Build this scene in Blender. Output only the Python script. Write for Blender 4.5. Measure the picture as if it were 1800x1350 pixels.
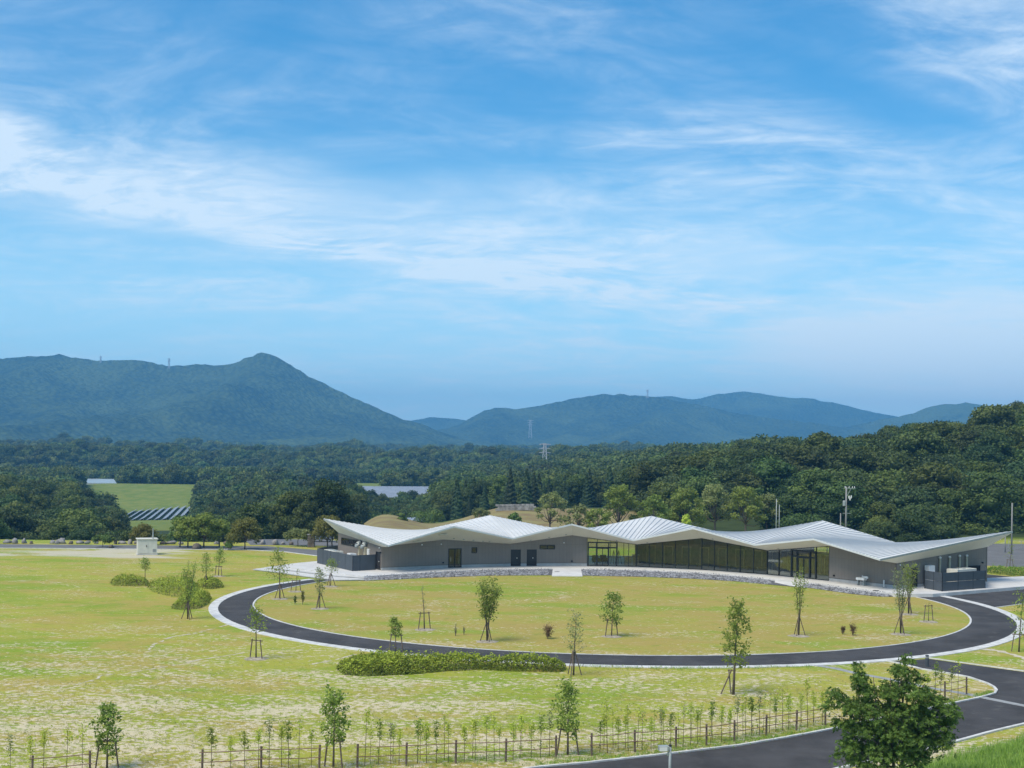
import bpy, math, random
import numpy as np
from mathutils import Vector, Matrix
# ------------------------------------------------------------------ camera, sky, sun, exposure
FOC, CX, CY, ROLL, EYE = 2275.0, 900.0, 796.0, 0.013, 14.4
for o in list(bpy.data.objects): bpy.data.objects.remove(o)
scn = bpy.context.scene
COL = scn.collection
cam_d = bpy.data.cameras.new('camera'); cam = bpy.data.objects.new('camera', cam_d); COL.objects.link(cam)
cam_d.sensor_fit = 'HORIZONTAL'; cam_d.sensor_width = 36; cam_d.lens = 36 * FOC / 1800
cam_d.shift_y = (CY - 675) / 1800; cam_d.clip_start = .5; cam_d.clip_end = 40000
cam.matrix_world = Matrix.Translation((0, 0, EYE)) @ Matrix.Rotation(-ROLL, 4, 'Y') @ Matrix.Rotation(math.pi / 2, 4, 'X')
scn.camera = cam
scn.render.engine = 'CYCLES'
scn.cycles.max_bounces = 6; scn.cycles.diffuse_bounces = 3; scn.cycles.transparent_max_bounces = 12
scn.cycles.volume_bounces = 0; scn.cycles.use_denoising = True
vs = scn.view_settings; vs.view_transform = 'Standard'; vs.look = 'None'; vs.gamma = 1; vs.use_curve_mapping = False
vs.exposure = 0.93
SUN_EL, SUN_AZ = math.radians(56), math.radians(-132)      # azimuth from +Y towards +X
wld = bpy.data.worlds.new('World'); scn.world = wld; wld.use_nodes = True
NT = wld.node_tree; NT.nodes.clear()
def nd(nt, typ, **kw):
    n = nt.nodes.new(typ)
    for k, v in kw.items():
        if k.startswith('i_'): n.inputs[k[2:].replace('_', ' ')].default_value = v
        else: setattr(n, k, v)
    return n
def mth(nt, op, a, b=None, c=None, clamp=False):
    n = nt.nodes.new('ShaderNodeMath'); n.operation = op; n.use_clamp = clamp
    for i, v in enumerate((a, b, c)):
        if v is None: continue
        if isinstance(v, (int, float)): n.inputs[i].default_value = v
        else: nt.links.new(v, n.inputs[i])
    return n.outputs[0]
def sstep(nt, v, a, b, lo=0., hi=1.):
    n = nt.nodes.new('ShaderNodeMapRange'); n.interpolation_type = 'SMOOTHSTEP'
    nt.links.new(v, n.inputs[0])
    for i, x in enumerate((a, b, lo, hi)): n.inputs[i + 1].default_value = x
    return n.outputs[0]
def build_sky():
    nt = NT; L = nt.links.new
    out = nd(nt, 'ShaderNodeOutputWorld'); bg = nd(nt, 'ShaderNodeBackground'); bg.inputs[1].default_value = 0.125
    L(bg.outputs[0], out.inputs[0])
    sky = nd(nt, 'ShaderNodeTexSky', sky_type='NISHITA', sun_disc=False, sun_elevation=SUN_EL, sun_rotation=SUN_AZ,
             air_density=1.0, dust_density=0.6, ozone_density=2.0, altitude=200)
    hs = nd(nt, 'ShaderNodeHueSaturation'); hs.inputs['Saturation'].default_value = 1.45; hs.inputs['Value'].default_value = .72
    hs.inputs['Hue'].default_value = .492
    L(sky.outputs[0], hs.inputs['Color'])
    tc = nd(nt, 'ShaderNodeTexCoord'); sp = nd(nt, 'ShaderNodeSeparateXYZ'); L(tc.outputs['Generated'], sp.inputs[0])
    X, Y, Z = sp.outputs
    # cirrus layer: the direction met with a high flat layer, stretched along the wind
    den = mth(nt, 'ADD', mth(nt, 'ABSOLUTE', Z), .14)
    px, py = mth(nt, 'DIVIDE', X, den), mth(nt, 'DIVIDE', Y, den)
    cb = nd(nt, 'ShaderNodeCombineXYZ'); L(px, cb.inputs[0]); L(py, cb.inputs[1])
    mp = nd(nt, 'ShaderNodeMapping'); mp.inputs['Rotation'].default_value = (0, 0, .5); mp.inputs['Scale'].default_value = (.8, 1.25, 1)
    L(cb.outputs[0], mp.inputs[0])
    def noise(scale, det, rough, dist, vec):
        n = nd(nt, 'ShaderNodeTexNoise'); n.inputs['Scale'].default_value = scale; n.inputs['Detail'].default_value = det
        n.inputs['Roughness'].default_value = rough; n.inputs['Distortion'].default_value = dist; L(vec, n.inputs['Vector'])
        return n.outputs[0]
    big = noise(.75, 4, .5, .8, mp.outputs[0])
    fine = noise(2.2, 9, .62, 1.5, mp.outputs[0])
    wisp = noise(4.5, 8, .6, 2.2, mp.outputs[0])
    veil = mth(nt, 'MULTIPLY', sstep(nt, big, .30, .62), mth(nt, 'MULTIPLY', sstep(nt, fine, .2, .75), sstep(nt, wisp, .25, .75, .3, 1.)))
    # long bright streak crossing the sky: crisp lower edge, soft upper side
    wob = mth(nt, 'MULTIPLY', mth(nt, 'SUBTRACT', noise(1.3, 7, .6, .6, cb.outputs[0]), .5), .05)
    s = mth(nt, 'ADD', mth(nt, 'SUBTRACT', mth(nt, 'ADD', Z, mth(nt, 'MULTIPLY', X, .155)), .122), wob)
    edge = sstep(nt, s, -.012, .014)
    fall = sstep(nt, s, .004, .085, 1., 0.)
    fall = mth(nt, 'MULTIPLY', fall, fall)
    fx = mth(nt, 'MULTIPLY', sstep(nt, X, .06, .34, 1., .0), sstep(nt, Y, -.2, .5))
    streak = mth(nt, 'MULTIPLY', mth(nt, 'MULTIPLY', mth(nt, 'MULTIPLY', edge, fall), fx), mth(nt, 'MULTIPLY', sstep(nt, fine, .25, .62, .2, 1.), sstep(nt, wisp, .25, .65, .45, 1.)))
    def puff(x0, z0, rx, rz, amp):
        a = mth(nt, 'DIVIDE', mth(nt, 'SUBTRACT', X, x0), rx); b = mth(nt, 'DIVIDE', mth(nt, 'SUBTRACT', Z, z0), rz)
        d = mth(nt, 'ADD', mth(nt, 'MULTIPLY', a, a), mth(nt, 'MULTIPLY', b, b))
        d = mth(nt, 'ADD', d, mth(nt, 'MULTIPLY', mth(nt, 'SUBTRACT', big, .5), 2.6))
        g = mth(nt, 'MULTIPLY', sstep(nt, d, 1.1, -.1), sstep(nt, Y, 0., .4))
        return mth(nt, 'MULTIPLY', g, amp)
    tot = mth(nt, 'ADD', mth(nt, 'MULTIPLY', veil, .95), mth(nt, 'MULTIPLY', streak, .85))
    for a in ((.35, .082, .22, .058, .78), (-.40, .215, .09, .035, .5), (.0, .175, .16, .04, .22), (-.26, .19, .16, .04, .25), (.16, .15, .07, .022, .35)):
        tot = mth(nt, 'ADD', tot, puff(*a))
    low = sstep(nt, Z, .02, .26, .75, 0.)
    hz = nd(nt, 'ShaderNodeMix', data_type='RGBA'); L(low, hz.inputs[0]); L(hs.outputs[0], hz.inputs[6]); hz.inputs[7].default_value = (2.1, 4.2, 5.6, 1)
    tot = mth(nt, 'MINIMUM', mth(nt, 'MULTIPLY', tot, .86), .76)
    mx = nd(nt, 'ShaderNodeMix', data_type='RGBA'); L(tot, mx.inputs[0]); L(hz.outputs[2], mx.inputs[6])
    mx.inputs[7].default_value = (4.1, 4.6, 5.0, 1)
    L(mx.outputs[2], bg.inputs[0])
build_sky()
sun_d = bpy.data.lights.new('sun', 'SUN'); sun = bpy.data.objects.new('sun', sun_d); COL.objects.link(sun)
sun_d.energy = 2.2; sun_d.angle = math.radians(36); sun_d.color = (1, .90, .74)
sd = Vector((math.sin(SUN_AZ) * math.cos(SUN_EL), math.cos(SUN_AZ) * math.cos(SUN_EL), math.sin(SUN_EL)))
sun.rotation_euler = sd.to_track_quat('Z', 'Y').to_euler(); sun.location = (0, 0, 60)

# ------------------------------------------------------------------ pixels of the photograph -> directions -> points
cr, sr = math.cos(ROLL), math.sin(ROLL)
def uv(x, y):
    a, b = (x - CX) / FOC, (y - CY) / FOC
    return a * cr + b * sr, b * cr - a * sr
def G(x, y, z=0.):                      # point of the level z seen at the pixel
    u, v = uv(x, y); t = (EYE - z) / v
    return Vector((u * t, t, z))
def P(x, y, Y):                         # point at depth Y seen at the pixel
    u, v = uv(x, y)
    return Vector((u * Y, Y, EYE - v * Y))
def pxcol(X, Y): return CX + FOC * X / Y   # approximate picture column of a plan position
rng = np.random.default_rng(7); random.seed(7)

# ------------------------------------------------------------------ object helpers
def prop(o, label=None, cat=None, group=None, kind=None):
    if label: o['label'] = label
    if cat: o['category'] = cat
    if group: o['group'] = group
    if kind: o['kind'] = kind
    return o
def empty(name, loc, rz=0., label=None, cat=None, group=None):
    o = bpy.data.objects.new(name, None); COL.objects.link(o); o.location = loc; o.rotation_euler = (0, 0, rz)
    o.empty_display_size = .3
    return prop(o, label, cat, group)
def link(name, me, parent=None):
    o = bpy.data.objects.new(name, me); COL.objects.link(o)
    if parent is not None: o.parent = parent
    return o
class MB:
    """collects shapes of one mesh"""
    def __init__(s): s.v = []; s.f = []; s.m = []; s.mi = 0
    def add(s, vs_, fs):
        n = len(s.v); s.v += [tuple(v) for v in vs_]; s.f += [tuple(i + n for i in f) for f in fs]; s.m += [s.mi] * len(fs)
    def quad(s, a, b, c, d): s.add((a, b, c, d), ((0, 1, 2, 3),))
    def box(s, c, d, rz=0., bev=0.):
        x, y, z = d[0] / 2, d[1] / 2, d[2] / 2; C, S = math.cos(rz), math.sin(rz)
        if bev <= 0:
            pts = [(i * x, j * y, k * z) for k in (-1, 1) for i, j in ((-1, -1), (1, -1), (1, 1), (-1, 1))]
            fs = [(3, 2, 1, 0), (4, 5, 6, 7), (0, 1, 5, 4), (1, 2, 6, 5), (2, 3, 7, 6), (3, 0, 4, 7)]
        else:
            pts = []; b = bev
            for zz, ins in ((-z, b), (-z + b, 0), (z - b, 0), (z, b)):
                for i, j in ((-1, -1), (1, -1), (1, 1), (-1, 1)): pts.append((i * (x - ins), j * (y - ins), zz))
            fs = [(3, 2, 1, 0), (12, 13, 14, 15)]
            for l in range(3):
                for i in range(4): fs.append((l * 4 + i, l * 4 + (i + 1) % 4, l * 4 + 4 + (i + 1) % 4, l * 4 + 4 + i))
        s.add([(c[0] + p[0] * C - p[1] * S, c[1] + p[0] * S + p[1] * C, c[2] + p[2]) for p in pts], fs)
    def prism(s, poly, z0, z1):          # polygon in plan, z may be given per vertex as a list
        n = len(poly); a = z0 if isinstance(z0, (list, tuple)) else [z0] * n; b = z1 if isinstance(z1, (list, tuple)) else [z1] * n
        area = sum(poly[i][0] * poly[(i + 1) % n][1] - poly[(i + 1) % n][0] * poly[i][1] for i in range(n))
        if area < 0: poly = poly[::-1]; a = a[::-1]; b = b[::-1]
        vs_ = [(p[0], p[1], q) for p, q in zip(poly, a)] + [(p[0], p[1], q) for p, q in zip(poly, b)]
        s.add(vs_, [tuple(range(n - 1, -1, -1)), tuple(range(n, 2 * n))] + [(i, (i + 1) % n, n + (i + 1) % n, n + i) for i in range(n)])
    def tube(s, pts, rad, seg=6, cap=True):
        pts = [Vector(p) for p in pts]; n = len(pts)
        if isinstance(rad, (int, float)): rad = [rad] * n
        vs_ = []; up = Vector((.3, .2, 1)).normalized()
        for i, p in enumerate(pts):
            t = (pts[min(i + 1, n - 1)] - pts[max(i - 1, 0)])
            t = t.normalized() if t.length > 1e-9 else Vector((0, 0, 1))
            a = t.cross(up if abs(t.dot(up)) < .95 else Vector((1, 0, 0))).normalized(); b = t.cross(a)
            for k in range(seg):
                q = 2 * math.pi * k / seg; vs_.append(p + (a * math.cos(q) + b * math.sin(q)) * rad[i])
        fs = [(i * seg + k, i * seg + (k + 1) % seg, (i + 1) * seg + (k + 1) % seg, (i + 1) * seg + k) for i in range(n - 1) for k in range(seg)]
        if cap: fs += [tuple(range(seg - 1, -1, -1)), tuple(range((n - 1) * seg, n * seg))]
        s.add(vs_, fs)
    def lathe(s, c, prof, seg=12):       # prof: (radius, z)
        vs_ = []; n = len(prof)
        for r, z in prof:
            for k in range(seg): q = 2 * math.pi * k / seg; vs_.append((c[0] + r * math.cos(q), c[1] + r * math.sin(q), c[2] + z))
        fs = [(i * seg + k, i * seg + (k + 1) % seg, (i + 1) * seg + (k + 1) % seg, (i + 1) * seg + k) for i in range(n - 1) for k in range(seg)]
        fs += [tuple(range(seg - 1, -1, -1)), tuple(range((n - 1) * seg, n * seg))]
        s.add(vs_, fs)
    def mesh(s, name, *mats, smooth=False):
        me = bpy.data.meshes.new(name); me.from_pydata(s.v, [], s.f)
        for m in mats: me.materials.append(m)
        if len(mats) > 1: me.polygons.foreach_set('material_index', s.m)
        if smooth: me.polygons.foreach_set('use_smooth', [True] * len(s.f))
        me.update(); return me
    def build(s, name, mat, parent=None, smooth=False, recenter=None):
        """link as one object; coordinates are world, or the parent's when recenter is None and a parent is given"""
        mats = mat if isinstance(mat, (list, tuple)) else (mat,)
        if recenter is not None:
            c = Vector(recenter); s.v = [(v[0] - c.x, v[1] - c.y, v[2] - c.z) for v in s.v]
        o = link(name, s.mesh(name, *mats, smooth=smooth), parent)
        if recenter is not None: o.location = c
        return o
def np_mesh(name, verts, faces, mats, tint=None, midx=None, smooth=None):
    """verts Nx3, faces Mx4 (all quads) from arrays; tint: one number per face"""
    me = bpy.data.meshes.new(name); nv, nf = len(verts), len(faces)
    me.vertices.add(nv); me.vertices.foreach_set('co', np.asarray(verts, np.float32).ravel())
    me.loops.add(nf * 4); me.loops.foreach_set('vertex_index', np.asarray(faces, np.int32).ravel())
    me.polygons.add(nf); me.polygons.foreach_set('loop_start', np.arange(nf, dtype=np.int32) * 4)
    if tint is not None:
        a = me.attributes.new('tint', 'FLOAT', 'FACE'); a.data.foreach_set('value', np.asarray(tint, np.float32))
    for m in mats: me.materials.append(m)
    if midx is not None: me.polygons.foreach_set('material_index', np.asarray(midx, np.int32))
    if smooth is not None: me.polygons.foreach_set('use_smooth', np.asarray(smooth, bool))
    me.update(calc_edges=True); me.validate()
    return me
def tree_copy(o, parent=None):
    c = o.copy(); COL.objects.link(c); c.parent = parent
    for ch in o.children: tree_copy(ch, c)
    return c

# ------------------------------------------------------------------ materials
def mat(name, col, rough=.8, var=.15, scale=3., spec=.3, bump=0., bscale=20., metal=0., detail=5, col2=None, obj=True):
    m = bpy.data.materials.new(name); m.use_nodes = True; nt = m.node_tree; L = nt.links.new
    b = nt.nodes['Principled BSDF']; b.inputs['Roughness'].default_value = rough; b.inputs['Metallic'].default_value = metal
    b.inputs['Specular IOR Level'].default_value = spec
    tc = nd(nt, 'ShaderNodeTexCoord'); vec = tc.outputs['Object'] if obj else nd(nt, 'ShaderNodeNewGeometry').outputs['Position']
    n = nd(nt, 'ShaderNodeTexNoise'); n.inputs['Scale'].default_value = scale; n.inputs['Detail'].default_value = detail; n.inputs['Roughness'].default_value = .65
    L(vec, n.inputs['Vector'])
    mx = nd(nt, 'ShaderNodeMix', data_type='RGBA'); L(sstep(nt, n.outputs[0], .3, .7), mx.inputs[0])
    c2 = col2 or tuple(min(1, c * (1 + var)) for c in col); c1 = col if col2 else tuple(c * (1 - var) for c in col)
    mx.inputs[6].default_value = (*c1, 1); mx.inputs[7].default_value = (*c2, 1); L(mx.outputs[2], b.inputs['Base Color'])
    if bump:
        n2 = nd(nt, 'ShaderNodeTexNoise'); n2.inputs['Scale'].default_value = bscale; n2.inputs['Detail'].default_value = 6; L(vec, n2.inputs['Vector'])
        bp = nd(nt, 'ShaderNodeBump'); bp.inputs['Strength'].default_value = bump; bp.inputs['Distance'].default_value = .05
        L(n2.outputs[0], bp.inputs['Height']); L(bp.outputs[0], b.inputs['Normal'])
    return m
def leaf_mat(name, dark, light, trans=.25, rnd=.25, nscale=.35):
    m = bpy.data.materials.new(name); m.use_nodes = True; nt = m.node_tree; L = nt.links.new; nt.nodes.clear()
    out = nd(nt, 'ShaderNodeOutputMaterial'); at = nd(nt, 'ShaderNodeAttribute'); at.attribute_name = 'tint'
    oi = nd(nt, 'ShaderNodeObjectInfo'); geo = nd(nt, 'ShaderNodeNewGeometry')
    n = nd(nt, 'ShaderNodeTexNoise'); n.inputs['Scale'].default_value = nscale; n.inputs['Detail'].default_value = 3; L(geo.outputs['Position'], n.inputs['Vector'])
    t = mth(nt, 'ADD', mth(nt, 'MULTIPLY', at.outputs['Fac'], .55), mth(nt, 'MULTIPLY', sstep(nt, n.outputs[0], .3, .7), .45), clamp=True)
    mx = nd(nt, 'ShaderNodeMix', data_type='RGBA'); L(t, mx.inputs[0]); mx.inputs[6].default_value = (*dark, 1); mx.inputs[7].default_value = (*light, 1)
    hs = nd(nt, 'ShaderNodeHueSaturation'); L(mx.outputs[2], hs.inputs['Color'])
    L(mth(nt, 'ADD', 1 - rnd, mth(nt, 'MULTIPLY', oi.outputs['Random'], 2 * rnd)), hs.inputs['Value'])
    L(mth(nt, 'ADD', .5 - .035 * rnd * 2, mth(nt, 'MULTIPLY', mth(nt, 'FRACT', mth(nt, 'MULTIPLY', oi.outputs['Random'], 7.3)), .07 * rnd * 2)), hs.inputs['Hue'])
    d = nd(nt, 'ShaderNodeBsdfPrincipled'); d.inputs['Roughness'].default_value = .6; d.inputs['Specular IOR Level'].default_value = .25
    tr = nd(nt, 'ShaderNodeBsdfTranslucent'); L(hs.outputs[0], d.inputs['Base Color']); L(hs.outputs[0], tr.inputs['Color'])
    ms = nd(nt, 'ShaderNodeMixShader'); ms.inputs[0].default_value = trans; L(d.outputs[0], ms.inputs[1]); L(tr.outputs[0], ms.inputs[2]); L(ms.outputs[0], out.inputs[0])
    return m
M = {}
M['asphalt'] = mat('asphalt', (.060, .058, .059), .9, .30, .28, .2, .5, 60, detail=9)
def wear(m, pale, amt):
    nt = m.node_tree; L = nt.links.new; b = nt.nodes['Principled BSDF']; geo = nd(nt, 'ShaderNodeNewGeometry'); src = b.inputs['Base Color'].links[0].from_socket
    n = nd(nt, 'ShaderNodeTexNoise'); n.inputs['Scale'].default_value = .55; n.inputs['Detail'].default_value = 9; n.inputs['Roughness'].default_value = .72; n.inputs['Distortion'].default_value = 1.2; L(geo.outputs['Position'], n.inputs['Vector'])
    x = nd(nt, 'ShaderNodeMix', data_type='RGBA'); L(mth(nt, 'MULTIPLY', sstep(nt, n.outputs[0], .52, .74), amt), x.inputs[0]); L(src, x.inputs[6]); x.inputs[7].default_value = (*pale, 1); L(x.outputs[2], b.inputs['Base Color'])
wear(M['asphalt'], (.14, .135, .125), .55)
M['asphalt_old'] = mat('asphalt_old', (.15, .15, .15), .9, .12, .4, .2, .3, 40)
M['concrete'] = mat('concrete', (.56, .555, .535), .85, .10, .8, .25, .15, 30)
M['kerb'] = mat('kerb', (.57, .57, .55), .85, .18, 1.5, .25, .1, 20)
wear(M['kerb'], (.36, .34, .29), .5)
wear(M['concrete'], (.44, .425, .39), .45)
M['drain'] = mat('drain_concrete', (.30, .31, .31), .85, .15, 2, .25)
M['gravel'] = mat('gravel', (.12, .122, .128), .9, .5, 5., .2, 1., 8)
M['stone'] = mat('stone', (.21, .212, .22), .9, .75, 2.6, .2, .6, 12)
M['boulder'] = mat('boulder', (.27, .26, .25), .92, .4, 1.3, .2, .8, 6)
M['wall'] = None
M['plinth'] = mat('plinth', (.40, .40, .385), .85, .12, .9, .2)
M['soffit'] = mat('soffit', (.70, .67, .58), .75, .03, .5, .2)
M['fascia'] = mat('fascia', (.58, .61, .62), .45, .05, .5, .4)
M['black'] = mat('black_steel', (.022, .021, .022), .45, .15, 2, .4)
M['fence'] = mat('fence_steel', (.062, .074, .088), .55, .10, 1.2, .35)
M['gap'] = mat('dark_trim', (.02, .02, .022), .6, .1, 2, .2)
M['white'] = mat('white_enamel', (.72, .72, .70), .5, .05, 2, .4)
M['beige'] = mat('beige_panel', (.60, .59, .51), .6, .06, 1.5, .3)
M['silver'] = mat('silver_duct', (.66, .67, .68), .32, .08, 2, .5, metal=.8)
M['galv'] = mat('galvanised', (.33, .36, .355), .5, .15, 3, .4, metal=.3)
M['pipe'] = mat('ochre_pipe', (.44, .40, .28), .55, .1, 2, .3)
M['wood'] = mat('wood', (.52, .36, .19), .6, .3, 4, .3)
M['wood_dark'] = mat('wood_dark', (.21, .145, .09), .6, .3, 2.5, .3)
M['stake'] = mat('stake', (.15, .115, .09), .85, .3, 5, .2)
M['bark'] = mat('bark', (.13, .105, .085), .9, .3, 5, .2, .5, 14)
M['bark_pale'] = mat('bark_pale', (.22, .19, .15), .9, .25, 6, .2)
M['bamboo'] = mat('bamboo', (.20, .12, .085), .7, .25, 4, .3)
M['panel_solar'] = mat('solar_panel', (.24, .27, .31), .35, .15, .6, .6)
M['pole'] = mat('concrete_pole', (.24, .24, .235), .8, .1, 1, .2)
M['steel_lattice'] = mat('lattice_steel', (.45, .46, .47), .5, .1, 1, .3)
M['dark_rock'] = mat('pillar_stone', (.14, .12, .10), .9, .35, 2.2, .2, .8, 5)
M['floor'] = mat('floor_tile', (.42, .44, .43), .35, .1, .8, .4)
M['car_paint'] = mat('car_paint', (.25, .29, .33), .3, .03, 1, .6, metal=.4)
M['rubber'] = mat('rubber', (.02, .02, .02), .8, .1, 4, .2)
def wall_mat():
    m = mat('wall_cladding', (.225, .198, .172), .85, .05, .35, .2)
    nt = m.node_tree; L = nt.links.new; b = nt.nodes['Principled BSDF']
    br = nd(nt, 'ShaderNodeTexBrick'); br.offset = 0; br.inputs['Scale'].default_value = 1; br.inputs['Brick Width'].default_value = .455
    br.inputs['Row Height'].default_value = 3.03; br.inputs['Mortar Size'].default_value = .012; br.inputs['Mortar Smooth'].default_value = .4
    br.inputs['Color1'].default_value = (1, 1, 1, 1); br.inputs['Color2'].default_value = (.95, .95, .95, 1); br.inputs['Mortar'].default_value = (.72, .72, .72, 1)
    u = nd(nt, 'ShaderNodeUVMap'); L(u.outputs[0], br.inputs['Vector'])
    mm = nd(nt, 'ShaderNodeMix', data_type='RGBA', blend_type='MULTIPLY'); mm.inputs[0].default_value = 1
    src = b.inputs['Base Color'].links[0].from_socket; L(src, mm.inputs[6]); L(br.outputs['Color'], mm.inputs[7]); L(mm.outputs[2], b.inputs['Base Color'])
    return m
M['wall'] = wall_mat()
def roof_mat():
    m = mat('roof_metal', (.60, .61, .60), .6, .05, .25, .3)
    return m
M['roof'] = roof_mat()
M['seam_shaded'] = mat('roof_seam_shaded', (.53, .54, .54), .45, .05, .3, .4)  # darker than the roof plates: shadow lines of the ribs put into the colour
def glass_mat():
    m = bpy.data.materials.new('glass'); m.use_nodes = True; nt = m.node_tree; nt.nodes.clear(); L = nt.links.new
    out = nd(nt, 'ShaderNodeOutputMaterial'); t = nd(nt, 'ShaderNodeBsdfTransparent'); t.inputs[0].default_value = (.90, .93, .89, 1)
    g = nd(nt, 'ShaderNodeBsdfGlossy'); g.inputs['Roughness'].default_value = .03; g.inputs['Color'].default_value = (.9, .92, .9, 1)
    fr = nd(nt, 'ShaderNodeFresnel'); fr.inputs['IOR'].default_value = 1.55
    ms = nd(nt, 'ShaderNodeMixShader'); L(mth(nt, 'ADD', mth(nt, 'MULTIPLY', fr.outputs[0], 1.0), .0, clamp=True), ms.inputs[0]); L(t.outputs[0], ms.inputs[1]); L(g.outputs[0], ms.inputs[2]); L(ms.outputs[0], out.inputs[0])
    return m
M['glass'] = glass_mat()
def water_mat():
    m = mat('water', (.34, .40, .42), .35, .08, .02, .5)
    return m
M['water'] = water_mat()
M['leaf_forest'] = leaf_mat('leaf_forest', (.022, .042, .010), (.105, .150, .034), .2, .38, .12)
M['leaf_conifer'] = leaf_mat('leaf_conifer', (.022, .042, .016), (.065, .105, .032), .12, .25, .15)
M['leaf_park'] = leaf_mat('leaf_park', (.12, .165, .032), (.33, .40, .085), .4, .15, .5)
M['leaf_pale'] = leaf_mat('leaf_pale', (.15, .185, .060), (.35, .39, .14), .4, .12, .6)
M['leaf_brown'] = leaf_mat('leaf_brown', (.11, .115, .028), (.27, .255, .06), .4, .1, .6)
M['leaf_pine'] = leaf_mat('leaf_pine', (.07, .12, .024), (.17, .25, .055), .15, .1, .8)
M['leaf_sapling'] = leaf_mat('leaf_sapling', (.15, .21, .035), (.37, .44, .09), .42, .12, 1.2)
M['leaf_sapling_dark'] = leaf_mat('leaf_sapling_dark', (.14, .205, .03), (.31, .41, .08), .4, .12, 1.2)
M['leaf_lime'] = leaf_mat('leaf_lime', (.38, .47, .05), (.60, .68, .12), .4, .1, 1.2)
M['leaf_olive'] = leaf_mat('leaf_olive', (.18, .22, .08), (.34, .38, .16), .35, .1, 1.2)
M['leaf_azalea'] = leaf_mat('leaf_azalea', (.085, .12, .02), (.42, .50, .05), .25, .05, .9)
M['leaf_hedge'] = leaf_mat('leaf_hedge', (.08, .16, .02), (.20, .34, .04), .3, .05, 1.)
M['leaf_dead'] = leaf_mat('leaf_dead', (.10, .06, .03), (.22, .14, .07), .2, .1, 2)
M['leaf_laurel'] = leaf_mat('leaf_laurel', (.045, .095, .018), (.23, .35, .07), .32, .0, 1.6)
M['grass_blade'] = leaf_mat('grass_blade', (.15, .27, .03), (.36, .52, .10), .35, .0, .6)
M['grass_tuft'] = leaf_mat('grass_tuft', (.20, .26, .045), (.50, .45, .24), .4, .0, .5)

# ------------------------------------------------------------------ terrain
KB = [G(1489, 1349), G(1594, 1326), G(1639, 1316), G(1750, 1285.5), G(1800, 1274)]     # kerb at the foot of the bank
_k0, _k1 = np.array(KB[0][:2]), np.array(KB[-1][:2]); _kd = (_k1 - _k0) / np.linalg.norm(_k1 - _k0); _kn = np.array((_kd[1], -_kd[0]))
TC = np.array([-900, 0, 120, 200, 350, 450, 560, 680, 760, 900, 1050, 1200, 1350, 1500, 1650, 1800, 2700], float)
TY = np.array([200, 222, 245, 270, 300, 360, 420, 520, 610, 690, 800, 900, 1150, 1500, 2200, 3200, 9000], float)
TH = np.array([
 [ 0,  0,  0,  0,  0,  0,  0,  0,  0,  0,  0,  0,  0,  0,  0,  0,  0],
 [-3, -3, -3, -3, -3, -2,  0,  0,  0,  0,  0,  0,  0,  0,  0,  0,  0],
 [-8, -8, -8, -8, -8, -7, -3,  .4, -.4, 1.8, 1., .5, 1., 2.,  3,  3,  5],
 [-9, -9, -9, -9, -9, -9, -7, 1.4, -.7, 3.2, 2.6,  2,  4,  7,  9,  8, 10],
 [-9, -9, -10,-11,-11,-11, -9, -3., -2., 1.5,  2,  3,  6, 10, 13.5, 18, 21],
 [-6, -6, -8,-13,-13,-12,-10, -6, -6, -3, -2,  4,  9, 12, 15, 20, 23],
 [-5, -5, -7,-13.5,-13,-10,-9, -7, -6, -4, -3,  5, 10,  9, 10, 12, 16],
 [-8, -8,-10,-14,-14,-9, -8, -6, -6, -5, -1,  7, 10,  8,  8, 10, 12],
 [-8, -8, -9,-14.5,-13,-8, -7, -6, -6, -5,  2,  9, 10,  8,  8,  8, 10],
 [-7, -7, -6,-4.6,-4.6,-6, -6, -6, -6, -3,  4, 10, 10,  8,  8,  8, 10],
 [-9, -9, -9, -9, -9, -8, -5.5, -5.5, -6,  0,  5,  8, 10,  9,  8,  8, 10],
 [-11,-11,-11,-11,-11,-11,-10, -9, -7, -1,  4,  6,  8,  8,  8,  8, 10],
 [-5, -5, -5, -5, -5, -5, -5, -5, -4, -3, -3, -2,  0,  0,  0,  0,  0],
 [-3, -3, -3, -3, -3, -3, -3, -2, -2, -2, -2, -2, -2, -2, -2, -2, -2],
 [ 4,  4,  4,  4,  4,  4,  4,  4,  4,  4,  4,  4,  4,  4,  4,  4,  4],
 [ 8, 24, 24, 24, 24, 24, 24, 24, 24, 24, 24, 24, 24, 24, 24, 24, 24],
 [20, 20, 20, 20, 20, 20, 20, 20, 20, 20, 20, 20, 20, 20, 20, 20, 20]], float)
def hnoise(x, y, s, seed=0.):
    a = np.sin(x / s * 1.7 + seed) * np.cos(y / s * 1.3 + seed * 2.1) + .6 * np.sin(x / s * 3.1 + y / s * 2.3 + seed * .7) + .4 * np.cos(x / s * 5.3 - y / s * 4.7 + seed)
    return a / 2.
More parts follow.
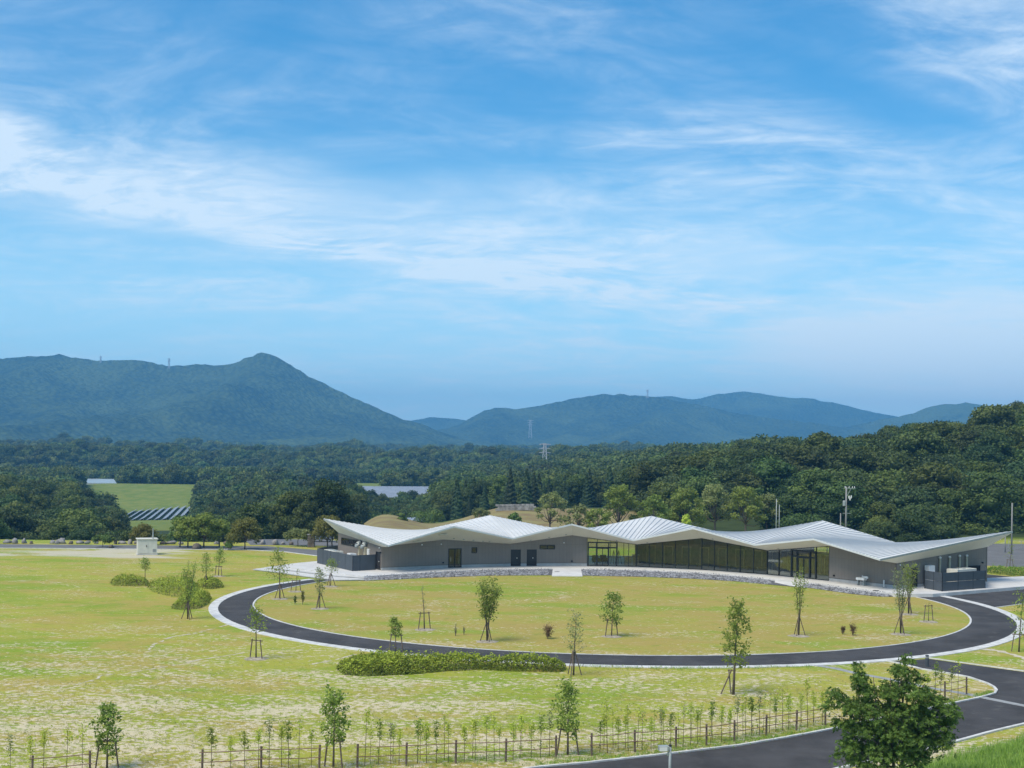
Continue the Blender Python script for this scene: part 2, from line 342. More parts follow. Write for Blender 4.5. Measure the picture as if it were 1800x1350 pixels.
def terrain(X, Y):
    X = np.asarray(X, float); Y = np.asarray(Y, float)
    yy = np.clip(Y, TY[0], TY[-1]); c = np.clip(CX + FOC * X / np.maximum(yy, 1), TC[0], TC[-1])
    j = np.clip(np.searchsorted(TY, yy) - 1, 0, len(TY) - 2); i = np.clip(np.searchsorted(TC, c) - 1, 0, len(TC) - 2)
    b = (np.log(yy) - np.log(TY[j])) / (np.log(TY[j + 1]) - np.log(TY[j])); a = (c - TC[i]) / (TC[i + 1] - TC[i])
    a = a * a * (3 - 2 * a)
    h = (TH[j, i] * (1 - a) + TH[j, i + 1] * a) * (1 - b) + (TH[j + 1, i] * (1 - a) + TH[j + 1, i + 1] * a) * b
    hm = np.zeros_like(h)
    for hx, hy, hw, hh in HILLS:
        hy = hy + 140; r2 = ((X - (hx - CX) / FOC * hy) / (hw / FOC * hy)) ** 2 + ((Y - hy) / 75.) ** 2
        hm = np.maximum(hm, hh * 1.15 * np.sqrt(np.clip(1 - r2, 0, 1)))
    h = h + hm * (Y > 860)
    h = h + np.clip((Y - 1450) / 300, 0, 1) * (np.abs(np.sin(X / 95. + 1.2 * np.sin(Y / 170.)) * np.sin(Y / 120. + np.sin(X / 140.))) ** .6 * 15 - 8) + np.clip((Y - 820) / 400, 0, 1) * (hnoise(X, Y, 380, 4) * 3 - 2)
    d = (X - _k0[0]) * _kn[0] + (Y - _k0[1]) * _kn[1]
    bank = .21 * np.maximum(0, d - 1.6); bank = np.minimum(bank, 12.6)
    return np.where(Y < 150, bank, h)
HILLS = [(60, 880, 75, 13), (130, 950, 62, 15), (215, 930, 52, 12), (285, 980, 60, 13), (345, 905, 45, 9), (430, 960, 75, 12), (520, 900, 50, 8), (590, 960, 80, 13), (690, 905, 60, 11), (760, 980, 70, 13), (860, 930, 70, 11), (1010, 900, 90, 12), (-60, 960, 80, 15),
         (20, 1320, 90, 14), (120, 1400, 75, 15), (240, 1300, 80, 13), (360, 1420, 80, 15), (480, 1300, 70, 12), (600, 1400, 90, 15), (740, 1330, 80, 13), (870, 1420, 90, 15), (1000, 1320, 70, 13), (1110, 1400, 80, 16), (1240, 1350, 90, 14)]
def TZ(X, Y): return float(terrain(np.array([X]), np.array([Y]))[0])
def lawn_mat():
    m = bpy.data.materials.new('meadow'); m.use_nodes = True; nt = m.node_tree; L = nt.links.new
    b = nt.nodes['Principled BSDF']; b.inputs['Roughness'].default_value = .95; b.inputs['Specular IOR Level'].default_value = .1
    geo = nd(nt, 'ShaderNodeNewGeometry'); pos = geo.outputs['Position']
    def noise(s, det=5, rough=.6, dist=0., vec=pos, sc=None):
        if sc:
            mp = nd(nt, 'ShaderNodeMapping'); mp.inputs['Scale'].default_value = sc; mp.inputs['Rotation'].default_value = (0, 0, .35); L(vec, mp.inputs[0]); vec = mp.outputs[0]
        n = nd(nt, 'ShaderNodeTexNoise'); n.inputs['Scale'].default_value = s; n.inputs['Detail'].default_value = det; n.inputs['Roughness'].default_value = rough
        n.inputs['Distortion'].default_value = dist; L(vec, n.inputs['Vector']); return n.outputs[0]
    def mix(f, a, c):
        x = nd(nt, 'ShaderNodeMix', data_type='RGBA'); L(f, x.inputs[0])
        for k, v in ((6, a), (7, c)):
            if isinstance(v, tuple): x.inputs[k].default_value = (*v, 1)
            else: L(v, x.inputs[k])
        return x.outputs[2]
    green, olive, tan, straw, dirt = (.225, .305, .030), (.345, .345, .055), (.385, .295, .085), (.62, .53, .385), (.52, .48, .39)
    big = noise(.045, 5, .6, .6, sc=(1, 1.6, 1)); mid = noise(.22, 6, .65, .5, sc=(.8, 1.3, 1)); fine = noise(2.6, 5, .7)
    c = mix(sstep(nt, mth(nt, 'ADD', mth(nt, 'MULTIPLY', big, .7), mth(nt, 'MULTIPLY', mid, .3)), .40, .56), green, olive)
    c = mix(mth(nt, 'MULTIPLY', sstep(nt, mth(nt, 'ADD', mth(nt, 'MULTIPLY', noise(.07, 6, .7, 1., sc=(1, 1.7, 1)), .6), mth(nt, 'MULTIPLY', mid, .4)), .46, .58), .75), c, tan)
    vd = nd(nt, 'ShaderNodeVectorMath', operation='DISTANCE'); L(pos, vd.inputs[0]); vd.inputs[1].default_value = (9.26, 126.25, 0)
    c = mix(mth(nt, 'MULTIPLY', sstep(nt, vd.outputs['Value'], 34., 33.4), sstep(nt, mth(nt, 'ADD', mth(nt, 'MULTIPLY', mid, .5), mth(nt, 'MULTIPLY', big, .5)), .36, .6, .1, .75)), c, (.36, .275, .085))
    # greener clumps
    c = mix(mth(nt, 'MULTIPLY', sstep(nt, noise(.55, 5, .6, .4), .52, .72), .45), c, (.15, .25, .022))
    # bleached cut grass lying in flecks, thick in the near meadow, thin further off
    sp = nd(nt, 'ShaderNodeSeparateXYZ'); L(pos, sp.inputs[0])
    near = sstep(nt, mth(nt, 'ADD', sp.outputs[1], mth(nt, 'MULTIPLY', mth(nt, 'SUBTRACT', mid, .5), 60)), 56, 112, .094, .008)
    fl = mth(nt, 'ADD', mth(nt, 'ADD', mth(nt, 'MULTIPLY', noise(2.8, 3, .75, 0., sc=(.75, .9, 1)), .62), mth(nt, 'MULTIPLY', noise(.13, 6, .7, .8, sc=(.8, 1.5, 1)), .38)), near)
    fleck = sstep(nt, fl, .572, .612)
    c = mix(mth(nt, 'MULTIPLY', fleck, .85), c, straw)
    st = mth(nt, 'ADD', mth(nt, 'MULTIPLY', noise(.32, 7, .75, .6, sc=(.55, 1.1, 1)), .7), mth(nt, 'MULTIPLY', noise(1.6, 4, .75), .3))
    c = mix(mth(nt, 'MULTIPLY', sstep(nt, st, .545, .66), .75), c, (.50, .42, .25))
    c = mix(mth(nt, 'MULTIPLY', sstep(nt, fine, .35, .75), .2), c, (.12, .15, .02))
    # bare pale soil in streaks
    bare = mth(nt, 'ADD', mth(nt, 'MULTIPLY', noise(.05, 7, .68, 1.4, sc=(.6, 2.0, 1)), .8), mth(nt, 'MULTIPLY', fine, .2))
    at2 = nd(nt, 'ShaderNodeAttribute'); at2.attribute_name = 'bare'
    c = mix(mth(nt, 'MULTIPLY', sstep(nt, mth(nt, 'ADD', bare, mth(nt, 'MULTIPLY', at2.outputs['Fac'], .22)), .60, .70), .8), c, dirt)
    # dry slope, forest floor, bank
    for nm, colr, var in (('dry', (.21, .155, .08), (.27, .24, .10)), ('wood', (.030, .045, .014), (.05, .07, .022)), ('pasture', (.12, .18, .035), (.20, .225, .055)), ('bank', (.10, .17, .03), (.17, .26, .05))):
        at = nd(nt, 'ShaderNodeAttribute'); at.attribute_name = nm
        c = mix(at.outputs['Fac'], c, mix(sstep(nt, mid, .35, .65), colr, var))
    L(c, b.inputs['Base Color'])
    bp = nd(nt, 'ShaderNodeBump'); bp.inputs['Strength'].default_value = .6; bp.inputs['Distance'].default_value = .08
    L(mth(nt, 'ADD', fine, mth(nt, 'MULTIPLY', fleck, .4)), bp.inputs['Height']); L(bp.outputs[0], b.inputs['Normal'])
    return m
M['lawn'] = lawn_mat()
def build_ground():
    ys = np.concatenate([np.arange(-60, 40, 8), np.arange(40, 72, 1.5), np.arange(72, 200, 4), np.arange(200, 330, 4), np.geomspace(330, 900, 70), np.geomspace(910, 6450, 60)])
    us = np.concatenate([np.linspace(-3.5, -.62, 24), np.linspace(-.6, .6, 241), np.linspace(.62, 3.5, 24)])
    U, Y = np.meshgrid(us, ys); X = np.clip(U * np.maximum(Y, 45), -6300, 6300)
    Z = terrain(X, Y); n, k = U.shape
    V = np.stack([X, Y, Z], -1).reshape(-1, 3)
    idx = np.arange(n * k).reshape(n, k)
    F = np.stack([idx[:-1, :-1], idx[:-1, 1:], idx[1:, 1:], idx[1:, :-1]], -1).reshape(-1, 4)
    me = np_mesh('ground', V, F, [M['lawn']], smooth=np.ones(len(F), bool))
    x, y = V[:, 0], V[:, 1]; c = CX + FOC * x / np.maximum(y, 1)
    def put(nm, val):
        a = me.attributes.new(nm, 'FLOAT', 'POINT'); a.data.foreach_set('value', np.clip(val, 0, 1).astype(np.float32))
    sm = lambda v, a, b: np.clip((v - a) / (b - a), 0, 1)
    dry = sm(y, 196, 204) * (1 - sm(y, 276, 292)) * sm(c, 590, 630) * (1 - sm(c, 1120, 1200))
    put('dry', dry)
    past = ((y > 440) & (y < 704) & (c > 140) & (c < 360)) | ((y > 620) & (y < 850) & (c > 505) & (c < 675)) | ((y > 290) & (y < 720) & (c > 630) & (c < 800))
    wood = sm(y, 208, 222) * (1 - dry) * (1 - past)
    wood = np.where((c > 1000) & (c < 1380) & (y < 236), 0, wood); wood = np.where((c > 1690) & (y < 225), 0, wood)
    put('wood', wood); put('pasture', past.astype(float))
    d = (x - _k0[0]) * _kn[0] + (y - _k0[1]) * _kn[1]
    put('bank', sm(d, 1.4, 2.2) * (y < 150))
    b1 = np.exp(-(((c - 190) / 170) ** 2 + ((y - 178) / 9) ** 2)) + .8 * np.exp(-(((c - 60) / 260) ** 2 + ((y - 172) / 3.) ** 2))
    put('bare', b1)
    o = link('ground', me); prop(o, 'patchy green and straw coloured meadow falling away to wooded valley', 'ground', kind='structure')
build_ground()

# ------------------------------------------------------------------ distant mountains
def mountain_mat():
    m = bpy.data.materials.new('mountain_forest'); m.use_nodes = True; nt = m.node_tree; L = nt.links.new
    b = nt.nodes['Principled BSDF']; b.inputs['Roughness'].default_value = 1; b.inputs['Specular IOR Level'].default_value = 0
    geo = nd(nt, 'ShaderNodeNewGeometry')
    v = nd(nt, 'ShaderNodeTexVoronoi'); v.inputs['Scale'].default_value = .07; L(geo.outputs['Position'], v.inputs['Vector'])
    n = nd(nt, 'ShaderNodeTexNoise'); n.inputs['Scale'].default_value = .006; n.inputs['Detail'].default_value = 6; L(geo.outputs['Position'], n.inputs['Vector'])
    mx = nd(nt, 'ShaderNodeMix', data_type='RGBA'); L(mth(nt, 'ADD', mth(nt, 'MULTIPLY', sstep(nt, v.outputs['Distance'], .1, .8, 1, 0), .6), mth(nt, 'MULTIPLY', sstep(nt, n.outputs[0], .35, .65), .4)), mx.inputs[0])
    mx.inputs[6].default_value = (.016, .030, .011, 1); mx.inputs[7].default_value = (.075, .105, .03, 1)
    n3 = nd(nt, 'ShaderNodeTexNoise'); n3.inputs['Scale'].default_value = .0035; n3.inputs['Detail'].default_value = 7; n3.inputs['Roughness'].default_value = .65; L(geo.outputs['Position'], n3.inputs['Vector'])
    m3 = nd(nt, 'ShaderNodeMix', data_type='RGBA'); L(mth(nt, 'MULTIPLY', sstep(nt, n3.outputs[0], .48, .62), .6), m3.inputs[0]); L(mx.outputs[2], m3.inputs[6]); m3.inputs[7].default_value = (.10, .135, .04, 1); L(m3.outputs[2], b.inputs['Base Color'])
    bp = nd(nt, 'ShaderNodeBump'); bp.inputs['Strength'].default_value = 1; bp.inputs['Distance'].default_value = 8; bp.invert = True
    L(v.outputs['Distance'], bp.inputs['Height']); L(bp.outputs[0], b.inputs['Normal'])
    return m
M['mountain'] = mountain_mat()
def ridged(x, y, seed, octv=5):
    r = np.random.default_rng(seed); s = np.zeros_like(x); amp, fr = 1., 1.
    for _ in range(octv):
        a = r.uniform(0, 6.28, 4); th = r.uniform(0, 3.14)
        xr, yr = x * np.cos(th) + y * np.sin(th), -x * np.sin(th) + y * np.cos(th)
        w = np.sin(xr * fr + a[0] + 1.1 * np.sin(yr * fr * .7 + a[1])) * np.sin(yr * fr * 1.1 + a[2] + 1.3 * np.sin(xr * fr * .6 + a[3]))
        s += amp * (1 - 2 * np.abs(w)); amp *= .5; fr *= 2.05
    return s
def mountain(name, sky, Yr, depth, seed, label, step=16., base=0.):
    """sky: picture skyline (x, y) turned into ridge heights at distance Yr; slopes run towards and away from the camera"""
    sx = np.array([p[0] for p in sky], float); sy = np.array([p[1] for p in sky], float)
    uu = (sx - CX) / FOC; zz = np.array([P(a, b, Yr).z for a, b in sky])
    x0, x1 = uu[0] * Yr, uu[-1] * Yr
    xs = np.arange(x0, x1, step); ds = np.arange(-depth, depth * .7, step)
    X, D = np.meshgrid(xs, ds)
    wander = 130 * np.sin(X / 700. + seed) * (depth / 1500.)
    ridge = np.interp(X / (Yr) , uu, zz)
    t = np.clip(np.abs(D) / np.where(D < 0, depth, depth * .7), 0, 1)
    prof = (1 - t) ** 1.25
    # spurs running down from the ridge
    am = np.clip(t * (1 - t) * 4, 0, 1)
    q1 = X / 210. + 1.0 * np.sin(D / 430. + seed) + .7 * np.sin(X / 610. + seed * 2); q2 = X / 88. + 1.3 * np.sin(D / 190. + seed * 3) + .8 * np.sin(X / 260.)
    q3 = X / 37. + D / 90. + 1.2 * np.sin(D / 75. + X / 110.)
    cut = .25 * np.abs(np.sin(q1)) ** .9 + .10 * np.abs(np.sin(q2)) + .035 * np.abs(np.sin(q3))
    Z = base + (ridge - base) * (prof - am ** .6 * cut * (1 - .45 * t)) - am * np.abs(ridged(X / 150., D / 170., seed + 3, 3)) * 5
    Z += ridged(X / 26., D / 26., seed + 5, 2) * 1.1 + np.random.default_rng(seed).normal(size=Z.shape) * 1.1
    V = np.stack([X, D + Yr + wander * am * np.sign(D), Z], -1).reshape(-1, 3); n, k = X.shape; idx = np.arange(n * k).reshape(n, k)
    F = np.stack([idx[:-1, :-1], idx[:-1, 1:], idx[1:, 1:], idx[1:, :-1]], -1).reshape(-1, 4)
    me = np_mesh(name, V, F, [M['mountain']], smooth=np.ones(len(F), bool))
    prop(link(name, me), label, 'mountain', kind='structure')
mountain('mountain', [(-900, 700), (-400, 640), (-150, 650), (0, 630), (60, 627), (100, 624), (140, 631), (178, 634), (240, 632), (290, 644), (345, 641), (395, 641), (415, 637), (430, 629.5), (445, 624), (458, 617.5), (470, 622.5), (490, 631), (510, 642), (530, 655), (600, 690), (650, 712), (700, 735), (740, 745), (800, 768), (850, 782), (900, 800)], 3600, 1500, 11, 'forested blue mountain with a pointed peak beyond the valley', 12, 18)
mountain('mountain', [(650, 800), (740, 760), (800, 750), (850, 722), (880, 716), (905, 720), (940, 715), (1000, 702), (1060, 693), (1110, 694), (1170, 701), (1230, 712), (1280, 724), (1350, 735), (1420, 742), (1480, 752), (1560, 735), (1600, 728), (1640, 713), (1700, 708), (1745, 716), (1800, 730), (1900, 735), (2200, 720), (2700, 760)], 4500, 1350, 29, 'long low forested mountain ridge beyond the roof', 18, 18)
mountain('mountain', [(500, 800), (700, 745), (755, 731), (800, 735), (900, 745), (1080, 715), (1150, 696), (1180, 694), (1215, 700), (1260, 690), (1310, 685), (1350, 692), (1400, 700), (1415, 698), (1460, 705), (1530, 722), (1600, 735), (1700, 745), (1900, 760), (2400, 780)], 5600, 1200, 41, 'pale hazy mountain range rising behind the long ridge', 26, 18)
def pylon(x, ytop, ybase, Y, label, w=.22):
    b = P(x, ybase, Y); t = P(x, ytop, Y); h = t.z - b.z; mb = MB(); hw = h * .09
    for i, j in ((-1, -1), (1, -1), (1, 1), (-1, 1)): mb.tube([(i * hw, j * hw, 0), (i * hw * .35, j * hw * .35, h)], w, 4)
    for k in range(7):
        z = h * k / 7; s = hw * (1 - .65 * k / 7); z2 = h * (k + 1) / 7; s2 = hw * (1 - .65 * (k + 1) / 7)
        mb.tube([(-s, -s, z), (s2, -s2, z2)], w * .6, 4); mb.tube([(s, -s, z), (-s2, -s2, z2)], w * .6, 4)
    e = empty('pylon', b, 0, label, 'pylon', 'lattice pylons')
    mb.build('lattice_tower', M['steel_lattice'], e)
    for z in (.72, .84, .96):
        a = MB(); L_ = h * .17
        a.tube([(-L_, 0, h * z), (L_, 0, h * z)], w * .6, 4); a.tube([(-L_, 0, h * z), (0, 0, h * (z + .035))], w * .6, 4); a.tube([(L_, 0, h * z), (0, 0, h * (z + .035))], w * .6, 4)
        a.build('crossarm', M['steel_lattice'], e)
pylon(957, 779, 840, 760, 'grey lattice pylon standing in the wooded valley', .2)
pylon(297, 630, 648, 3590, 'tiny lattice pylon on the ridge beside the pointed peak', .5)
pylon(177, 626, 638, 3590, 'tiny lattice pylon on the flat left shoulder of the peaked mountain', .5)
pylon(1138, 685, 700, 4490, 'tiny lattice pylon on the crest of the long low ridge', .8)
pylon(932, 738, 770, 3900, 'pale lattice pylon on the lower flank of the long ridge', .7)

# ------------------------------------------------------------------ foliage makers
def leaf_quads(pos, nrm, size, rnd, aspect=.6):
    """one rhombic leaf (quad) per position, facing nrm, spun at random"""
    n = len(pos); t = rnd.normal(size=(n, 3)); t -= nrm * (t * nrm).sum(1)[:, None]; t /= np.linalg.norm(t, axis=1)[:, None] + 1e-9
    b = np.cross(nrm, t); s = np.asarray(size)[:, None] if np.ndim(size) else size
    V = np.stack([pos - t * s, pos + b * s * aspect + nrm * s * .12, pos + t * s, pos - b * s * aspect + nrm * s * .12], 1).reshape(-1, 3)
    return V, np.arange(n * 4).reshape(n, 4)
def unit(a): return a / (np.linalg.norm(a, axis=1)[:, None] + 1e-9)
def blob_leaves(blobs, n, size, rnd, jit=.55, shell=(.78, 1.06), squash=.85, up=.25):
    c = np.array([b[:3] for b in blobs]); r = np.array([b[3] for b in blobs]); w = r ** 2 / (r ** 2).sum()
    k = rnd.choice(len(blobs), n, p=w); d = unit(rnd.normal(size=(n, 3))); d[:, 2] = np.where(rnd.random(n) < .55, np.abs(d[:, 2]), d[:, 2])
    rr = rnd.uniform(*shell, n) * r[k]; pos = c[k] + d * rr[:, None] * np.array([1, 1, squash])
    nr = unit(d + rnd.normal(size=(n, 3)) * jit + np.array([0, 0, up]))
    V, F = leaf_quads(pos, nr, size * rnd.uniform(.7, 1.3, n), rnd)
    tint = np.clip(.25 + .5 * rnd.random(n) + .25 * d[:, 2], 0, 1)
    return V, F, tint
ICO = None
def ico():
    global ICO
    if ICO is None:
        seg, rings = 8, 5; V = []; F = []
        for i in range(rings + 1):
            th = math.pi * i / rings
            for k in range(seg): V.append((math.sin(th) * math.cos(2 * math.pi * k / seg), math.sin(th) * math.sin(2 * math.pi * k / seg), math.cos(th)))
        for i in range(rings):
            for k in range(seg): F.append((i * seg + k, (i + 1) * seg + k, (i + 1) * seg + (k + 1) % seg, i * seg + (k + 1) % seg))
        ICO = np.array(V), np.array(F)
    return ICO
def merge(parts):
    V = []; F = []; T = []; Mi = []; o = 0
    for v, f, t, m in parts:
        V.append(v); F.append(np.asarray(f) + o); T.append(t); Mi.append(np.full(len(f), m)); o += len(v)
    return np.concatenate(V), np.concatenate(F), np.concatenate(T), np.concatenate(Mi)
def tube_np(pts, rad, seg=5):
    mb = MB(); mb.tube(pts, rad, seg, cap=False); return np.array(mb.v), np.array(mb.f)
def crown_blobs(rnd, R, H0, H1, n, rb):
    """lumps spread over a dome of radius R between heights H0 and H1"""
    out = [(0, 0, (H0 + H1) / 2, R * .55)]
    for i in range(n):
        a = i * 2.39996 + rnd.uniform(-.4, .4); q = (i + .5) / n
        z = H0 + (H1 - H0) * (1 - q ** 1.2) * .95; rad = R * (math.sqrt(max(.02, 1 - (1 - q) ** 2.2))) * rnd.uniform(.5, 1.05)
        out.append((rad * math.cos(a), rad * math.sin(a), z + rnd.uniform(-.4, .4), rb * rnd.uniform(.55, 1.5)))
    return out
def broadleaf_proto(seed, R=4.6, H=11., nl=6500, ls=.25, nb=22, rb=1.75, lm='leaf_forest', low=.06):
    rnd = np.random.default_rng(seed); bl = crown_blobs(rnd, R, H * low + 1, H - rb * .8, nb, rb); parts = []
    iv, if_ = ico()
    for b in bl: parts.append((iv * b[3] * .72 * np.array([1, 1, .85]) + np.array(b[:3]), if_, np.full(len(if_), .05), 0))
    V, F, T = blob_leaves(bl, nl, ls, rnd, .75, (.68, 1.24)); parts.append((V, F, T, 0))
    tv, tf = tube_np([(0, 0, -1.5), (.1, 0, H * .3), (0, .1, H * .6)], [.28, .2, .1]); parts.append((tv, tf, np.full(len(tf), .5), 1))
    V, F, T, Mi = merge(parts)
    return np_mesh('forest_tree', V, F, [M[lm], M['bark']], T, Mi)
def conifer_proto(seed, R=2.6, H=13., nl=2600, ls=.32):
    rnd = np.random.default_rng(seed); parts = []
    q = rnd.random(nl) ** .75; z = H * (.12 + .88 * (1 - q)); a = rnd.uniform(0, 6.283, nl)
    lay = .75 + .25 * np.cos(z * 5.2 + 2 * np.sin(a * 3)); rad = R * (q ** .85) * lay * rnd.uniform(.7, 1.05, nl)
    pos = np.stack([rad * np.cos(a), rad * np.sin(a), z], 1)
    nr = unit(np.stack([np.cos(a), np.sin(a), np.full(nl, .9)], 1) + rnd.normal(size=(nl, 3)) * .4)
    V, F = leaf_quads(pos, nr, ls * rnd.uniform(.7, 1.3, nl), rnd, .5); parts.append((V, F, .2 + .6 * rnd.random(nl), 0))
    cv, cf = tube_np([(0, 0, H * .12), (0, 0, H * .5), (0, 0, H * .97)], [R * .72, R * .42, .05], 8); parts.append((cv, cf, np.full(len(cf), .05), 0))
    tv, tf = tube_np([(0, 0, -1), (0, 0, H * .3)], [.22, .18]); parts.append((tv, tf, np.full(len(tf), .5), 1))
    V, F, T, Mi = merge(parts)
    return np_mesh('conifer', V, F, [M['leaf_conifer'], M['bark']], T, Mi)
M['leaf_forest_light'] = leaf_mat('leaf_forest_light', (.036, .060, .012), (.165, .215, .045), .25, .25, .12)
M['leaf_forest_dark'] = leaf_mat('leaf_forest_dark', (.020, .040, .013), (.075, .115, .035), .15, .3, .12)
M['leaf_forest_far'] = leaf_mat('leaf_forest_far', (.045, .072, .016), (.19, .245, .055), .25, .4, .03)
KIND = ['leaf_forest', 'leaf_forest_light', 'leaf_forest', 'leaf_forest_dark', 'leaf_forest', 'leaf_forest_light', 'leaf_forest']
BROAD = [broadleaf_proto(100 + i, lm=KIND[i], R=rng.uniform(4.0, 5.2), H=rng.uniform(9.5, 12.5), nb=int(rng.integers(17, 27)), rb=rng.uniform(1.4, 2.0)) for i in range(7)]
CONI = [conifer_proto(200 + i, R=rng.uniform(2.2, 3.0), H=rng.uniform(11, 14.5)) for i in range(3)]
FARB = [broadleaf_proto(150 + i, lm=('leaf_forest_far', 'leaf_forest_light', 'leaf_forest_far', 'leaf_forest')[i], R=rng.uniform(4.2, 5.4), H=rng.uniform(9, 12), nl=900, ls=.62, nb=12, rb=2.0) for i in range(4)]
BUSH = [broadleaf_proto(170 + i, R=2.4, H=4.0, nl=1500, ls=.24, nb=12, rb=.95, low=.02) for i in range(3)]

# ------------------------------------------------------------------ woods

OPEN = [(140, 352, 455, 704), (130, 212, 700, 800), (505, 680, 620, 850), (540, 800, 530, 700), (590, 1130, 196, 292), (655, 800, 290, 345), (205, 348, 225, 704), (632, 768, 290, 540)]
def is_open(X, Y):
    c = pxcol(X, Y)
    return any(a < c < b and y0 < Y < y1 for a, b, y0, y1 in OPEN)
def spread(x0, x1, y0, y1, sp, seed):
    r = np.random.default_rng(seed); pts = []
    Y = y0
    while Y < y1:
        X = (x0 - CX) / FOC * Y + r.uniform(0, sp)
        while X < (x1 - CX) / FOC * Y:
            p = (X + r.uniform(-.38, .38) * sp, Y + r.uniform(-.38, .38) * sp)
            if not is_open(*p): pts.append(p)
            X += sp
        Y += sp * .9
    return pts
def gn_stuff(name, pts, protos, smin, smax, label, cat, seed, sink=.6):
    r = np.random.default_rng(seed); n = len(pts); P_ = np.array(pts); Z = terrain(P_[:, 0], P_[:, 1]) - sink
    me = bpy.data.meshes.new(name); me.vertices.add(n); me.vertices.foreach_set('co', np.column_stack([P_, Z]).astype(np.float32).ravel())
    for nm, v in (('size', r.uniform(smin, smax, n)), ('turn', r.uniform(0, 6.28, n))):
        a = me.attributes.new(nm, 'FLOAT', 'POINT'); a.data.foreach_set('value', v.astype(np.float32))
    a = me.attributes.new('pick', 'INT', 'POINT'); a.data.foreach_set('value', r.integers(0, len(protos), n).astype(np.int32))
    o = link(name, me); col = bpy.data.collections.new(name + '_kinds')
    for p in protos: col.objects.link(bpy.data.objects.new(name + '_kind', p))
    g = bpy.data.node_groups.new(name, 'GeometryNodeTree'); g.interface.new_socket('Geometry', in_out='INPUT', socket_type='NodeSocketGeometry'); g.interface.new_socket('Geometry', in_out='OUTPUT', socket_type='NodeSocketGeometry')
    gi, go = g.nodes.new('NodeGroupInput'), g.nodes.new('NodeGroupOutput'); ci = g.nodes.new('GeometryNodeCollectionInfo'); ci.inputs['Collection'].default_value = col
    ci.inputs['Separate Children'].default_value = True; ci.inputs['Reset Children'].default_value = True
    ip = g.nodes.new('GeometryNodeInstanceOnPoints'); ip.inputs['Pick Instance'].default_value = True
    def attr(nm, t):
        k = g.nodes.new('GeometryNodeInputNamedAttribute'); k.data_type = t; k.inputs[0].default_value = nm; return k.outputs[0]
    cx = g.nodes.new('ShaderNodeCombineXYZ'); g.links.new(attr('turn', 'FLOAT'), cx.inputs[2])
    mp = g.nodes.new('GeometryNodeMeshToPoints'); g.links.new(gi.outputs[0], mp.inputs[0]); g.links.new(mp.outputs[0], ip.inputs['Points'])
    g.links.new(ci.outputs[0], ip.inputs['Instance']); g.links.new(attr('pick', 'INT'), ip.inputs['Instance Index'])
    g.links.new(cx.outputs[0], ip.inputs['Rotation']); g.links.new(attr('size', 'FLOAT'), ip.inputs['Scale']); g.links.new(ip.outputs[0], go.inputs[0])
    md = o.modifiers.new('scatter', 'NODES'); md.node_group = g
    return prop(o, label, cat, kind='stuff')
def place(name, me, X, Y, s, label, cat, group, sink=.5, z=None, sz=1.):
    o = link(name, me); o.location = (X, Y, (TZ(X, Y) if z is None else z) - sink); o.rotation_euler = (0, 0, random.uniform(0, 6.28)); o.scale = (s, s, s * sz)
    return prop(o, label, cat, group)
hill = spread(1130, 1990, 213, 450, 7.6, 5)
hill = [p for p in hill if not (pxcol(*p) < 1380 and p[1] < 255) and not (pxcol(*p) > 1685 and p[1] < 234)]
hill.sort(key=lambda p: p[1])
near_hill = hill[:200]; far_hill = hill[200:]
for X, Y in near_hill:
    place('forest_tree', random.choice(BROAD), X, Y, random.uniform(.8, 1.5) * (.6 if Y < 228 else 1.), 'dark broadleaf tree in the dense wood on the steep hillside behind the building', 'tree', 'trees of the hillside wood', 3.2, sz=.82)
left = spread(-120, 262, 214, 440, 6.4, 6); left = [p for p in left if p[1] > 232 or random.random() < .45]
left = [p for p in left if pxcol(*p) < 222]
left.sort(key=lambda p: p[1]); near_left = left[:85]; far_left = left[85:]
for X, Y in near_left:
    sm_ = .62 if (Y < 245 or pxcol(X, Y) > 200) else 1.
    place('forest_tree', random.choice(BROAD), X, Y, random.uniform(.75, 1.25) * sm_, 'broadleaf tree in the wood that drops away behind the boulders', 'tree', 'trees of the valley wood', 2., sz=.85)
cone = spread(772, 1075, 330, 470, 5.2, 8) + spread(440, 640, 330, 420, 8., 9); cone.sort(key=lambda p: p[1])
cone = [p for p in cone if random.random() < .62]
for X, Y in cone[:80]:
    place('conifer', random.choice(CONI), X, Y, random.uniform(.45, .98), 'dark pointed conifer in the plantation beyond the dry slope', 'tree', 'conifers of the plantation', .6)
midp = spread(255, 760, 232, 500, 7., 10) + spread(768, 1140, 300, 480, 6.5, 13)
for X, Y in spread(196, 352, 219, 268, 4.2, 21):
    place('bush', random.choice(BUSH), X, Y, random.uniform(.7, 1.15), 'leafy bush on the slope behind the utility cabinet', 'bush', 'bushes behind the utility cabinet', .3)
for X, Y in [((random.uniform(634, 752) - CX) / FOC * Y_, Y_) for Y_ in np.linspace(350, 528, 60)]:
    place('bush', random.choice(BUSH), X, Y, random.uniform(.6, 1.2), 'rough bush on the green slope below the solar terrace', 'bush', 'bushes below the solar terrace', .4)
midp = [p for p in midp if not (pxcol(*p) > 640 and p[1] < 345) and not (pxcol(*p) < 470 and p[1] < 290 and random.random() < .3)]
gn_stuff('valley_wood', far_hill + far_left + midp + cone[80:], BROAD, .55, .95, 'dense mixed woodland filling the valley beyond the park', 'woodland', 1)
farp = spread(-250, 2050, 430, 900, 8.5, 11)
gn_stuff('hill_wood', farp, FARB, .7, 1.1, 'woodland on the low hills around the reservoir', 'woodland', 2)
farp = spread(-250, 2050, 905, 1560, 9.2, 14)
gn_stuff('far_hill_wood', farp, FARB, .72, 1.12, 'woodland on the rounded hills beyond the reservoir', 'woodland', 4)
farp = spread(-250, 2050, 1565, 2500, 16., 12)
gn_stuff('distant_wood', farp, FARB, 1.1, 1.75, 'hazy woodland rolling to the foot of the mountains', 'woodland', 3)

